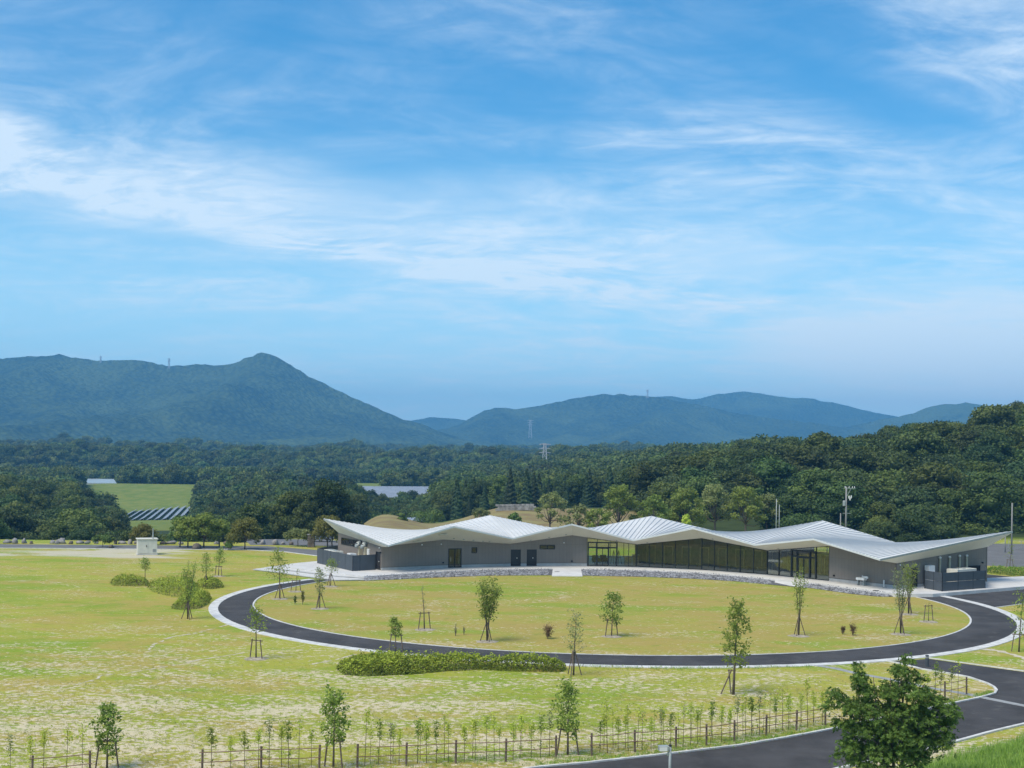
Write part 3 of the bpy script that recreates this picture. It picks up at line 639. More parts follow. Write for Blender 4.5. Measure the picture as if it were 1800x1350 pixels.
# ------------------------------------------------------------------ reservoir, dam crest, solar arrays
mb = MB(); a, b_, c_, d_ = [((x - CX) / FOC * Y, Y) for x, Y in ((118, 702), (206, 702), (200, 812), (90, 812))]
mb.prism([a, b_, c_, d_], -8, -4.9); prop(mb.build('water', M['water']), 'pale reservoir water behind the grassy dam', 'water', kind='structure')
def solar_array(p0, p1, w, tilt, label, group, nseg):
    """a row of framed modules from p0 to p1 (plan points), leaning by tilt"""
    p0 = Vector(p0); p1 = Vector(p1); d = (p1 - p0); L_ = d.length; d.normalize(); ang = math.atan2(d.y, d.x)
    e = empty('solar_array', (p0.x, p0.y, TZ(p0.x, p0.y)), ang, label, 'solar panels', group)
    z1 = TZ(p1.x, p1.y) - TZ(p0.x, p0.y); st = math.sin(tilt); ct = math.cos(tilt)
    for k in range(nseg):
        a, b = L_ * k / nseg, L_ * (k + 1) / nseg - .12; za, zb = z1 * a / L_, z1 * b / L_; m = MB()
        lo, hi = 1.0, 1.0 + w * st
        vs_ = [(a, 0, za + lo), (b, 0, zb + lo), (b, w * ct, zb + hi), (a, w * ct, za + hi)]
        m.add(vs_ + [(x, y, z - .08) for x, y, z in vs_], [(0, 1, 2, 3), (7, 6, 5, 4), (0, 4, 5, 1), (1, 5, 6, 2), (2, 6, 7, 3), (3, 7, 4, 0)])
        m.build('module', M['panel_solar'], e)
    m = MB()
    for k in range(nseg + 1):
        a = min(max(L_ * k / nseg, .2), L_ - .2); za = z1 * a / L_
        m.tube([(a, .2, za - .5), (a, .2, za + 1)], .06, 4); m.tube([(a, w * ct - .2, za - .5), (a, w * ct - .2, za + .95 + w * st)], .06, 4)
    m.build('support_posts', M['galv'], e)
def plan(x, Y): return ((x - CX) / FOC * Y, Y, 0)
for i in range(9):
    solar_array(plan(214 + i * 13.5, 500 + i * 2), plan(243 + i * 12.3, 585 + i * 3), 3.0, -.42, 'tilted blue row of solar panels on the valley floor below the dam', 'solar rows below the dam', 7)
for i in range(6):
    Y = 545 + i * 24
    solar_array(plan(640 - i * 14, Y), plan(780 - i * 2, Y + 6), 4.2, .32, 'broad row of solar panels on the terrace beyond the conifers', 'solar rows on the terrace', 9)
for i in range(3):
    solar_array(plan(692 + i * 12, 316 + i * 9), plan(728 + i * 8, 312 + i * 9), 2.6, .3, 'short row of solar panels in the hollow behind the dry mound', 'solar rows in the hollow', 4)
for i in range(3):
    solar_array(plan(545 + i * 4, 600 + i * 26), plan(628, 604 + i * 26), 3.6, .3, 'pale solar row lying along the edge of the green field', 'solar rows by the field', 6)

# ------------------------------------------------------------------ roads, paths, kerbs, paving
def sheet(name, px, z, m, label, cat, th=None, kind='structure'):
    pts = [G(x, y, z) for x, y in px]; mb = MB(); mb.prism([(p.x, p.y) for p in pts], z - (th or .1), z)
    return prop(mb.build(name, m), label, cat, kind=kind)
def strip(pts, w, z0, z1, m, name, side=0., seg_len=None, parent=None, px=True):
    """kerb: a band of width w along the points (pixels), split in stones of seg_len metres"""
    p = [G(x, y) for x, y in pts] if px else [Vector(q) for q in pts]; p = [Vector((q.x, q.y)) for q in p]
    # resample
    d = [0]
    for a, b in zip(p, p[1:]): d.append(d[-1] + (b - a).length)
    n = max(2, int(round(d[-1] / (seg_len or .8)))); q = []
    for k in range(n + 1):
        s = d[-1] * k / n; i = max(j for j in range(len(d)) if d[j] <= s + 1e-6); i = min(i, len(p) - 2)
        q.append(p[i].lerp(p[i + 1], (s - d[i]) / max(1e-6, d[i + 1] - d[i])))
    L_, R_ = [], []
    for k in range(n + 1):
        t = (q[min(k + 1, n)] - q[max(k - 1, 0)]).normalized(); nrm = Vector((-t.y, t.x))
        L_.append(q[k] + nrm * w * (.5 + side)); R_.append(q[k] - nrm * w * (.5 - side))
    return q, L_, R_
def kerb_line(name, pts, w, z1, label, seg_len=1.2, side=0., px=True, m='kerb', cat='kerb'):
    q, L_, R_ = strip(pts, w, 0, z1, None, name, side, seg_len, px=px)
    e = empty(name, (q[0].x, q[0].y, 0)); prop(e, label, cat, kind='structure')
    for k in range(len(q) - 1):
        g = .012; a, b = L_[k].lerp(L_[k + 1], g), L_[k].lerp(L_[k + 1], 1 - g); c, d = R_[k].lerp(R_[k + 1], 1 - g), R_[k].lerp(R_[k + 1], g)
        mb = MB(); mb.prism([(v.x - q[0].x, v.y - q[0].y) for v in (a, b, c, d)], -.1, z1 + random.uniform(-.004, .004)); mb.build('kerb_stone', M[m], e)
    return e
C2, R2, C3, R3 = Vector((9.26, 126.25)), 33.72, Vector((9.48, 124.8)), 36.72
def ang(c, p): return math.atan2(p.x - c.x, p.y - c.y)
pl, pr = G(585, 1020.5), G(1638, 1045)
aL, aR = ang(C2, pl), ang(C2, pr)
def arc(c, r, a0, a1, n):
    return [Vector((c.x + r * math.sin(a0 + (a1 - a0) * k / n), c.y + r * math.cos(a0 + (a1 - a0) * k / n), 0)) for k in range(n + 1)]
A0, A1 = aR, 2 * math.pi + aL            # from the right end round the near side to the left end
inn = arc(C2, R2, A0 - .05, A1 + .05, 140); out = arc(C3, R3, A0, A1, 140)
mb = MB(); n_ = len(inn)
mb.add([(p.x, p.y, .02) for p in inn] + [(p.x, p.y, .02) for p in out], [(k, k + 1, n_ + k + 1, n_ + k) for k in range(n_ - 1)])
prop(mb.build('path', M['asphalt']), 'curved dark asphalt path ringing the oval lawn', 'path', kind='structure')
kerb_line('kerb', arc(C2, R2 - .08, A0 - .10, A1 + .10, 140), .16, .05, 'thin pale kerb round the oval lawn', 1.5, px=False)
kerb_line('kerb', arc(C3, R3 + .42, A0 - .02, A1 + .02, 140), .84, .045, 'broad white concrete gutter along the outer side of the curved path', 2., px=False)
# road at the foot of the bank, its branch and the forecourt
far = [(700, 1378), (860, 1362), (940, 1350), (1040, 1341), (1166, 1327), (1300, 1311), (1400, 1294), (1478, 1279), (1560, 1261), (1656, 1241), (1722, 1227), (1748, 1220), (1752, 1214), (1744, 1205), (1703, 1191), (1661, 1183), (1614, 1176), (1592, 1169), (1560, 1163)]
road_px = far + [(1600, 1160.5), (1633, 1158), (1689, 1166), (1800, 1181), (1990, 1206), (2150, 1225), (2080, 1240), (1800, 1274), (1750, 1285.5), (1639, 1316), (1594, 1326), (1489, 1349), (1300, 1395), (1100, 1425), (800, 1450)]
sheet('road', road_px, .012, M['asphalt'], 'fresh black asphalt road curving below the grassy bank', 'road')
kerb_line('kerb', far, .16, .08, 'white kerb between the bamboo fence and the black road', 1.2)
kerb_line('kerb', [(1300, 1395), (1489, 1349), (1594, 1326), (1639, 1316), (1750, 1285.5), (1800, 1274), (1990, 1232)], .2, .09, 'white kerb at the foot of the grassy bank', 1.2)
kerb_line('kerb', [(1633, 1157), (1689, 1165), (1800, 1180), (1990, 1205)], .14, .06, 'white kerb on the meadow side of the branch road', 1.2)
sheet('forecourt', [(1644, 1045.5), (1800, 1034), (2000, 1020), (2000, 1045), (1800, 1061.5), (1742, 1069), (1700, 1061), (1665, 1052)], .016, M['asphalt'], 'dark asphalt forecourt beside the fenced plant yard', 'pavement')
kerb_line('kerb', [(1744, 1069), (1800, 1061.5), (1990, 1046)], .14, .05, 'thin kerb along the forecourt lawn edge', 1.2)
q = [(1430, 1169), (1480, 1177.5), (1500, 1183), (1567, 1195), (1625, 1208), (1711, 1222), (1730, 1227), (1800, 1241), (1960, 1272)]
kerb_line('drain', q, .55, .03, 'grey concrete drain channel crossing meadow and road', 2., m='drain', cat='drain')
# far roads
sheet('road', [(-300, 956), (0, 956.5), (200, 958), (420, 960), (470, 960), (560, 967), (640, 972), (640, 980), (559, 977), (500, 969.5), (440, 966.5), (250, 965), (0, 963), (-300, 962)], .02, M['asphalt_old'], 'grey access road along the far edge of the meadow', 'road')
kerb_line('kerb', [(-300, 962.4), (0, 963.4), (250, 965.4), (440, 967), (500, 970), (559, 977.6)], .3, .06, 'pale kerb along the far access road', 3)
sheet('parking', [(430, 948), (560, 948), (620, 952), (620, 962), (560, 959), (440, 957.5)], .024, M['asphalt_old'], 'grey parking area beyond the stone pillar', 'parking')
sheet('parking', [(1700, 957), (1745, 952), (1800, 948), (2000, 942), (2000, 985), (1800, 997), (1735, 994), (1700, 985)], .02, M['asphalt_old'], 'wide grey car park behind the building', 'parking')
sheet('road', [(1700, 1012), (1736, 1009.5), (1800, 1016), (1990, 1033), (1990, 1042), (1800, 1021.5), (1736, 1016)], .024, M['asphalt'], 'dark drive passing behind the plant yard', 'road')
# terrace steps, apron paving, gravel bed
FL = .36
def slab(name, px, z0, z1, m, label, cat='paving'):
    pts = [G(x, y, z1) for x, y in px]; mb = MB(); mb.prism([(p.x, p.y) for p in pts], z1 - .05, z1)
    c = sum((Vector((p.x, p.y)) for p in pts), Vector((0, 0))) / len(pts); ins_ = [Vector((p.x, p.y)) + (c - Vector((p.x, p.y))).normalized() * .14 for p in pts]; mb.prism([(p.x, p.y) for p in ins_], z0, z1 - .045)
    o = prop(mb.build(name, m), label, cat, kind='structure')
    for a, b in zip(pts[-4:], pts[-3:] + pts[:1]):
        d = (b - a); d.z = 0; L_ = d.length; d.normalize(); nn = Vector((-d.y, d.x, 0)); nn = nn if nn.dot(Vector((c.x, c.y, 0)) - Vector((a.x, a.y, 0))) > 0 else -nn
        k = MB(); p0 = a + nn * .04; p1 = b + nn * .04; k.prism([(p0.x, p0.y), (p1.x, p1.y), (p1.x + nn.x * .16, p1.y + nn.y * .16), (p0.x + nn.x * .16, p0.y + nn.y * .16)], z1 - .01, z1 + .006); k.build('riser_shade_strip', M['drain'], o)  # added dark strips: shade of the step risers painted along the tread edges
    return o
back = [(690, 1000), (660, 992), (600, 983), (558, 985)]
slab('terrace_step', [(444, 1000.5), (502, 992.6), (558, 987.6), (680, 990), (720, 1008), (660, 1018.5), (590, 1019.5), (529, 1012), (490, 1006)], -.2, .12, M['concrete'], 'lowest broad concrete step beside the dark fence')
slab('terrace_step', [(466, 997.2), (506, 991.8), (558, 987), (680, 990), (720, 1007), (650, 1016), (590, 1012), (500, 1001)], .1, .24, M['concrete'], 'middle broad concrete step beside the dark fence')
front_px = [(500, 996.2), (560, 1003.6), (640, 1013.2), (700, 1009.5), (780, 1004.5), (860, 1001), (970, 999.5), (1100, 1001.5), (1220, 1006.5), (1300, 1013), (1380, 1021), (1430, 1025.6), (1500, 1035.6), (1540, 1040.5), (1575, 1043.5), (1640, 1043.8), (1800, 1030.6), (1980, 1016)]
gravel_px = [(640, 1020.5), (700, 1018), (760, 1015), (860, 1011.5), (970, 1011), (1020, 1011.5), (1130, 1013.5), (1220, 1017), (1300, 1022), (1365, 1028.5), (1430, 1034), (1500, 1044), (1545, 1048.5), (1575, 1048.5)]
pav = [G(x, y, FL) for x, y in front_px]; backs = [G(x, y, FL) for x, y in ((1900, 1008), (1735, 1016), (1500, 985), (1200, 978), (900, 975), (700, 978), (600, 978), (558, 986), (522, 989.4), (490, 993.8))]
mb = MB(); mb.prism([(p.x, p.y) for p in pav + backs], -.15, FL); prop(mb.build('paving', M['concrete']), 'pale concrete apron running along the building', 'paving', kind='structure')
# gravel bed slopes from the apron edge to the lawn
ga = [G(x, y, .30) for x, y in front_px[2:15]]; gb = [G(x, y, .03) for x, y in gravel_px]
def resamp(p, n):
    d = [0]
    for a, b in zip(p, p[1:]): d.append(d[-1] + (b - a).length)
    r = []
    for k in range(n + 1):
        s = d[-1] * k / n; i = min(max(j for j in range(len(d)) if d[j] <= s + 1e-6), len(p) - 2); r.append(p[i].lerp(p[i + 1], (s - d[i]) / (d[i + 1] - d[i])))
    return r
ga, gb = resamp(ga, 60), resamp(gb, 60)
mb = MB(); mb.add([p for p in ga] + [p for p in gb], [(k, 61 + k, 62 + k, k + 1) for k in range(60)])
mb.add([(p.x, p.y, .34) for p in ga] + [(p.x, p.y, .2) for p in ga], [(k, k + 1, 62 + k, 61 + k) for k in range(60)])
prop(mb.build('gravel_bed', M['gravel']), 'sloping bed of grey crushed stone along the apron', 'gravel', kind='structure')
walks = [(971, 1021), (1362, 1412)]
def in_walk(p):
    x = CX + FOC * p[0] / p[1]; return any(a - 4 < x < b + 4 for a, b in walks)
def stones():
    r = np.random.default_rng(3); n = 9000; t = r.random(n) * 60; k = t.astype(int); f = t - k; s = r.random(n)
    A = np.array([tuple(p) for p in ga]); B = np.array([tuple(p) for p in gb]); k = np.minimum(k, 59)
    a = A[k] * (1 - f)[:, None] + A[k + 1] * f[:, None]; b = B[k] * (1 - f)[:, None] + B[k + 1] * f[:, None]; c = a * (1 - s)[:, None] + b * s[:, None]
    keep = np.array([not in_walk(p) for p in c]); c = c[keep]; n = len(c)
    # squashed octahedra
    o = np.array([(1, 0, 0), (0, 1, 0), (-1, 0, 0), (0, -1, 0), (0, 0, 1), (0, 0, -1)], float)
    f8 = [(0, 1, 4), (1, 2, 4), (2, 3, 4), (3, 0, 4), (1, 0, 5), (2, 1, 5), (3, 2, 5), (0, 3, 5)]
    rad = r.uniform(.08, .19, n); th = r.uniform(0, 6.28, n); C, S = np.cos(th), np.sin(th)
    jit = r.uniform(.6, 1.25, (n, 6, 3)); v = o[None] * jit * rad[:, None, None]; v[:, :, 2] *= .8
    x = v[:, :, 0] * C[:, None] - v[:, :, 1] * S[:, None]; y = v[:, :, 0] * S[:, None] + v[:, :, 1] * C[:, None]
    v = np.stack([x, y, v[:, :, 2]], -1) + c[:, None, :]
    me = bpy.data.meshes.new('gravel_stones'); F = (np.arange(n)[:, None, None] * 6 + np.array(f8)[None]).reshape(-1, 3)
    me.from_pydata(v.reshape(-1, 3).tolist(), [], F.tolist()); me.materials.append(M['stone']); me.update()
    prop(link('gravel_stones', me), 'loose grey stones covering the sloping bed', 'gravel', kind='stuff')
stones()
for (x0, x1), (ya, yb, yc, yd) in zip(walks, ((999, 1012.4, 1012.9, 999.2), (1018.4, 1026.6, 1032.6, 1023))):
    pa, pb, pc, pd = G(x0 + 1, ya, FL), G(x0 - 1, yb, .05), G(x1 + 3, yc, .05), G(x1, yd, FL); mb = MB()
    mb.add([(p.x, p.y, p.z + .012) for p in (pa, pb, pc, pd)] + [(p.x, p.y, -.1) for p in (pa, pb, pc, pd)], [(0, 1, 2, 3), (7, 6, 5, 4), (0, 4, 5, 1), (1, 5, 6, 2), (2, 6, 7, 3), (3, 7, 4, 0)])
    prop(mb.build('walkway', M['concrete']), 'short white concrete walkway %s' % ('from the apron to the oval lawn below the twin doors' if x0 < 1000 else 'sloping from the glazed entrance towards the lawn'), 'walkway', kind='structure')
for x, y, l in ((979, 1005, 'oval dark manhole cover on the short white walkway'), (1540, 1038.6, 'round dark manhole cover on the apron by the wash basin')):
    p = G(x, y, FL - (.16 if x < 1000 else 0)); mb = MB(); mb.lathe((p.x, p.y, p.z), [(.34, .0), (.34, .035), (.30, .045)], 20)
    prop(mb.build('manhole_cover', M['gap']), l, 'manhole cover')

# ------------------------------------------------------------------ the building
WP = [(670, 1003), (780, 998.3), (896, 995.2), (1005, 994.4), (1119, 996.2), (1233, 1001.6), (1348, 1009.8), (1457, 1021), (1576, 1034.5)]
W = [G(x, y, FL) for x, y in WP]
WT = [(673, 961), (781, 948.4), (896, 956), (1006, 940.8), (1118.5, 957), (1233, 946), (1348, 967.4), (1457, 959.6), (1576, 990)]
wz = [P(x, y, w.y).z for (x, y), w in zip(WT, W)]
V8 = G(1735, 1022, FL); n8 = (V8 - W[8]).normalized()
fd = (G(558, 990, FL) - G(620, 1004, FL)).normalized(); n0 = Vector((fd.x, fd.y, 0)).normalized()
t0, t8 = math.atan2(n0.x, n0.y), math.atan2(n8.x, n8.y)
D = (V8 - W[8]).length
NR = [Vector((math.sin(t0 + (t8 - t0) * k / 8), math.cos(t0 + (t8 - t0) * k / 8), 0)) for k in range(9)]
# depth of the left end from the picture column of its rear corner
u594 = uv(594, 960)[0]; L0 = (u594 * W[0].y - W[0].x) / (n0.x - u594 * n0.y)
dep = [L0 + (D - L0) * k / 8 for k in range(9)]
V = [W[k] + NR[k] * dep[k] for k in range(9)]
vz = [3.6] * 9; vz[0] = P(594, 936, V[0].y).z; vz[8] = P(1735, 961.5, V[8].y).z
for k in (2, 4, 6): vz[k] = 4.2
for k in (1, 3, 5, 7): vz[k] = 3.1
OH = 2.7
tg0 = Vector((n0.y, -n0.x, 0)) * -1; tg8 = Vector((n8.y, -n8.x, 0))
EP = [(682, 959), (798, 925), (901, 946), (1005, 921), (1113, 949), (1219, 928), (1327, 957), (1430, 947), (1547, 983)]
def eave(k, px, base, sgn, extra=Vector((0, 0, 0))):
    q = base + NR[k] * OH * sgn + extra; return P(px[0], px[1], q.y)
EF = [eave(k, EP[k], W[k], -1, tg0 * 2. if k == 0 else tg8 * 2. if k == 8 else Vector((0, 0, 0))) for k in range(9)]
BP = {0: (569.5, 912), 2: (861, 906), 4: (1145, 907.3), 6: (1446, 915.3), 8: (1779.5, 934)}
EB = []
for k in range(9):
    ex = tg0 * 2. if k == 0 else tg8 * 2. if k == 8 else Vector((0, 0, 0))
    if k in BP: EB.append(eave(k, BP[k], V[k], 1, ex))
    else: q = V[k] + NR[k] * OH; EB.append(Vector((q.x, q.y, 3.5)))
B0 = W[4].copy(); B0.z = 0
bld = empty('pavilion', B0, 0, 'long single storey pavilion with folded zigzag metal roof around the oval lawn', 'building')
def loc(p): return Vector(p) - B0
TH_ = .16
def S(k, t, r):
    a = EF[k].lerp(EB[k], r); b = EF[k + 1].lerp(EB[k + 1], r); return a.lerp(b, t)
for k in range(8):
    nt_, nr_ = 14, 12; mb = MB(); top = [[loc(S(k, i / nt_, j / nr_)) for j in range(nr_ + 1)] for i in range(nt_ + 1)]
    vs_ = [p for r in top for p in r]; N = nr_ + 1; bot = [p - Vector((0, 0, TH_)) for p in vs_]
    fs = [(i * N + j, (i + 1) * N + j, (i + 1) * N + j + 1, i * N + j + 1) for i in range(nt_) for j in range(nr_)]
    nb = len(vs_); mb.add(vs_, fs)
    panel = mb.build('roof_plate', M['roof'], bld, smooth=True)
    mb = MB(); wd = ((EF[k + 1] - EF[k]).length + (EB[k + 1] - EB[k]).length) / 2; ns = int(round(wd / .62))
    for i in range(ns):
        t = (i + (.5 if k % 1 else 0)) / ns; h = .08; hw = .03 / wd; pts = []
        for j in range(9):
            r = j / 8; a = loc(S(k, max(t - hw, 0), r)); b = loc(S(k, min(t + hw, 1), r)); pts += [a, a + Vector((0, 0, h)), b + Vector((0, 0, h)), b]
        mb.add(pts, [(j * 4 + c, j * 4 + c + 1, j * 4 + 5 + c, j * 4 + 4 + c) for j in range(8) for c in range(3)] + [(0, 3, 2, 1), (32, 33, 34, 35)])
    prop(mb.build('standing_seams', M['seam_shaded'], panel), kind='stuff')
def edge_band(name, a, b, m, dz0, dz1, out, w=.07):
    """thin plate along an eave"""
    a, b = loc(a), loc(b); mb = MB(); o = Vector(out).normalized() * w
    z0, z1 = Vector((0, 0, dz0)), Vector((0, 0, dz1))
    vs_ = [a + z0, b + z0, b + z1, a + z1, a + z0 + o, b + z0 + o, b + z1 + o, a + z1 + o]
    mb.add(vs_, [(0, 1, 2, 3), (7, 6, 5, 4), (0, 4, 5, 1), (1, 5, 6, 2), (2, 6, 7, 3), (3, 7, 4, 0)]); return mb.build(name, m, bld)
for k in range(8):
    edge_band('fascia', EF[k], EF[k + 1], M['fascia'], -TH_, .03, -NR[k]); edge_band('fascia', EB[k], EB[k + 1], M['fascia'], -TH_, .03, NR[k])
edge_band('fascia', EF[0], EB[0], M['galv'], -TH_, .03, tg0); edge_band('fascia', EF[8], EB[8], M['galv'], -TH_, .03, tg8)
def soff(a, b, c, d, n=10):
    """soffit between eave a-b and wall head d-c"""
    mb = MB(); a, b, c, d = loc(a), loc(b), loc(c), loc(d); vs_ = []
    for i in range(n + 1):
        t = i / n; e = a.lerp(b, t); w = d.lerp(c, t)
        for j in range(5): vs_.append(e.lerp(w, j / 4))
    mb.add(vs_, [(i * 5 + j, i * 5 + j + 1, (i + 1) * 5 + j + 1, (i + 1) * 5 + j) for i in range(n) for j in range(4)])
    return mb.build('soffit', M['soffit'], bld)
dn = Vector((0, 0, -TH_))
def top(p, z): return Vector((p.x, p.y, z))
soffits = []
for k in range(8):
    soffits.append(soff(EF[k] + dn, EF[k + 1] + dn, top(W[k + 1], wz[k + 1]), top(W[k], wz[k])))
    soff(EB[k] + dn, EB[k + 1] + dn, top(V[k + 1], vz[k + 1]), top(V[k], vz[k]))
soff(EF[0] + dn, EB[0] + dn, top(V[0], vz[0]), top(W[0], wz[0])); soff(EF[8] + dn, EB[8] + dn, top(V[8], vz[8]), top(W[8], wz[8]))
# soffit fittings: downlights and hatches
def on_soffit(k, x, r):
    # point on the front soffit of bay k at picture column x and fraction r from eave to wall
    best = None
    for i in range(41):
        t = i / 40; p = (EF[k] + dn).lerp(EF[k + 1] + dn, t).lerp(top(W[k], wz[k]).lerp(top(W[k + 1], wz[k + 1]), t), r); c = CX + FOC * p.x / p.y
        if best is None or abs(c - x) < best[0]: best = (abs(c - x), p)
    return best[1]
for k, x, r in ((1, 800, .85), (1, 818, .85), (1, 833, .86), (1, 850, .87), (1, 862, .88), (2, 934, .85), (2, 966, .85), (2, 998, .85), (3, 1085, .8), (4, 1139, .8), (5, 1254, .8), (6, 1370, .8)):
    p = loc(on_soffit(k, x, r)); mb = MB(); mb.lathe((p.x, p.y, p.z - .05), [(.12, 0), (.12, .09)], 12); mb.build('downlight', M['galv'], bld)
for x, r in ((735, .62), (779, .40)):
    p = loc(on_soffit(0, x, r)); mb = MB(); mb.box((p.x, p.y, p.z - .0), (1.0, .75, .1), math.atan2(NR[0].y, NR[0].x) - math.pi / 2, .01); o = mb.build('soffit_vent', M['beige'], bld)
    mb = MB()
    for j in range(4): mb.box((p.x, p.y - .24 + j * .16, p.z - .06), (.9, .09, .05), math.atan2(NR[0].y, NR[0].x) - math.pi / 2)
    mb.build('louvre_slats', M['drain'], o)

def seg_t(A, B, x):
    """fraction along A-B seen at picture column x (level of the wall middle)"""
    lo, hi = 0., 1.
    def col(t):
        p = A.lerp(B, t); q = Vector((p.x, p.z - EYE + 2, 0)); u = p.x / p.y; v = (EYE - 2) / p.y
        return CX + FOC * (u * cr - v * sr)
    a, b = col(0), col(1)
    for _ in range(40):
        m = (lo + hi) / 2
        if (col(m) < x) == (a < b): lo = m
        else: hi = m
    return (lo + hi) / 2
def zat(A, B, x, y):
    t = seg_t(A, B, x); return P(x, y, A.lerp(B, t).y).z
WTH = .22
PL = .34                                  # plinth height
def wallseg(name, A, B, zb, za, zc, inward, openings=(), m=None, parent=bld, th=WTH, off=0.):
    """upright wall from A to B with openings (t0, t1, z0, z1); head runs from za to zc"""
    d = (B - A); L_ = d.length; mb = MB(); ins = inward.normalized()
    ts = sorted({0., 1.} | {t for o in openings for t in o[:2]}); uvs = []
    head = lambda t: za + (zc - za) * t
    for a, b in zip(ts, ts[1:]):
        mid = (a + b) / 2; cuts = sorted([(o[2], o[3]) for o in openings if o[0] <= mid <= o[1]])
        spans = []; z = zb
        for z0, z1 in cuts:
            if z0 > z + .005: spans.append((z, z, z0, z0))
            z = z1
        spans.append((z, z, head(a), head(b)))
        for z0a, z0b, z1a, z1b in spans:
            pa, pb = A.lerp(B, a) + ins * off, A.lerp(B, b) + ins * off; qa, qb = pa + ins * th, pb + ins * th
            vs_ = [loc(top(p, z)) for p, z in ((pa, z0a), (pb, z0b), (pb, z1b), (pa, z1a), (qa, z0a), (qb, z0b), (qb, z1b), (qa, z1a))]
            mb.add(vs_, [(0, 1, 2, 3), (7, 6, 5, 4), (0, 4, 5, 1), (1, 5, 6, 2), (2, 6, 7, 3), (3, 7, 4, 0)])
    o = mb.build(name, m or M['wall'], parent); me = o.data
    ul = me.uv_layers.new(name='UVMap'); dd = d.normalized()
    for lp in me.loops:
        v = Vector(me.vertices[lp.vertex_index].co) + B0; ul.data[lp.index].uv = ((v - A).dot(dd), v.z)
    return o
def inset(A, B, inward, t0, t1, z0, z1, depth, th, m, name, parent=bld):
    ins = inward.normalized(); pa, pb = A.lerp(B, t0) + ins * depth, A.lerp(B, t1) + ins * depth; qa, qb = pa + ins * th, pb + ins * th; mb = MB()
    vs_ = [loc(top(p, z)) for p, z in ((pa, z0), (pb, z0), (pb, z1), (pa, z1), (qa, z0), (qb, z0), (qb, z1), (qa, z1))]
    mb.add(vs_, [(0, 1, 2, 3), (7, 6, 5, 4), (0, 4, 5, 1), (1, 5, 6, 2), (2, 6, 7, 3), (3, 7, 4, 0)]); return mb.build(name, m, parent)
def frame(A, B, inward, t0, t1, z0, z1, w, m=None, name='window_frame', parent=bld, bars=(), out=-.03, dep=.10, sill=True):
    L_ = (B - A).length; dw = w / L_; ins = inward.normalized(); mb = MB()
    def bar(a, b, c, d):
        pa, pb = A.lerp(B, a) + ins * out, A.lerp(B, b) + ins * out; qa, qb = pa + ins * dep, pb + ins * dep
        vs_ = [loc(top(p, z)) for p, z in ((pa, c), (pb, c), (pb, d), (pa, d), (qa, c), (qb, c), (qb, d), (qa, d))]
        mb.add(vs_, [(0, 1, 2, 3), (7, 6, 5, 4), (0, 4, 5, 1), (1, 5, 6, 2), (2, 6, 7, 3), (3, 7, 4, 0)])
    bar(t0, t0 + dw, z0, z1); bar(t1 - dw, t1, z0, z1); bar(t0 + dw, t1 - dw, z1 - w, z1)
    if sill: bar(t0 + dw, t1 - dw, z0, z0 + w)
    for b in bars: bar(b - dw / 2, b + dw / 2, z0 + w, z1 - w)
    return mb.build(name, m or M['black'], parent)
for o in []: pass
def opening(k, x0, x1, y0, y1, A=None, B=None):
    A, B = A or W[k], B or W[k + 1]; t0_, t1_ = seg_t(A, B, x0), seg_t(A, B, x1); xm = (x0 + x1) / 2
    return t0_, t1_, zat(A, B, xm, y1), zat(A, B, xm, y0)
ins = [NR[k] + NR[k + 1] for k in range(8)]
# solid bays with their doors and windows
gd = opening(1, 788, 811.5, 964, 997.4); gd = (gd[0], gd[1], FL + .02, gd[3]); wd = opening(1, 829, 838.6, 962, 972.3)
d1 = opening(2, 898, 915.5, 966, 994.5); d1 = (d1[0], d1[1], FL + .02, d1[3]); d2 = opening(2, 926, 943.5, 966, 994.5); d2 = (d2[0], d2[1], FL + .02, d1[3])
w2 = opening(2, 948.5, 975.5, 957.8, 965.6); tg = seg_t(W[3], W[4], 1032)
def solid(k, ops=(), tend=1.):
    A, B = W[k], W[k].lerp(W[k + 1], tend); zc = wz[k] + (wz[k + 1] - wz[k]) * tend
    wl = wallseg('wall', A, B, FL + PL + .03, wz[k], zc, ins[k], [(o[0], o[1], max(o[2], FL + PL + .03), o[3]) for o in ops])
    low = [(o[0], o[1], o[2], FL + PL + .1) for o in ops if o[2] < FL + PL]
    wallseg('plinth', A, B, FL - .1, FL + PL, FL + PL, ins[k], [(o[0], o[1], FL - .1, FL + PL) for o in low], M['plinth'], off=.02)
    wallseg('drip_trim', A, B, FL + PL, FL + PL + .03, FL + PL + .03, ins[k], [(o[0], o[1], FL + PL, FL + PL + .03) for o in low], M['gap'], off=-.015)
    return wl
solid(0); solid(1, (gd, wd)); solid(2, (d1, d2, w2)); solid(3, (), tg); solid(7)
def door(k, op, leaves=1, A=None, B=None, I=None, name='door', face=.08, parent=None):
    A, B, I = A or W[k], B or W[k + 1], I or ins[k]; f = frame(A, B, I, *op, .07, name='door_frame', out=-.01, dep=.2, sill=False)
    dw = .07 / (B - A).length; dl = inset(A, B, I, op[0] + dw, op[1] - dw, op[2], op[3] - .07, face, .06, M['black'], name)
    t = op[0] + (op[1] - op[0]) * .62; p = A.lerp(B, t) + I.normalized() * (face - .05); mb = MB(); q = loc(top(p, FL + 1.0)); mb.box(q, (.10, .07, .12), 0, .015); mb.build('door_handle', M['silver'], dl)
    return dl
door(2, d1); door(2, d2)
f = frame(W[1], W[2], ins[1], *gd, .10, name='door_frame', bars=((gd[0] + gd[1]) / 2,), out=-.03, dep=.16)
g_ = inset(W[1], W[2], ins[1], gd[0], gd[1], gd[2], gd[3], .06, .02, M['glass'], 'glass_pane', f)
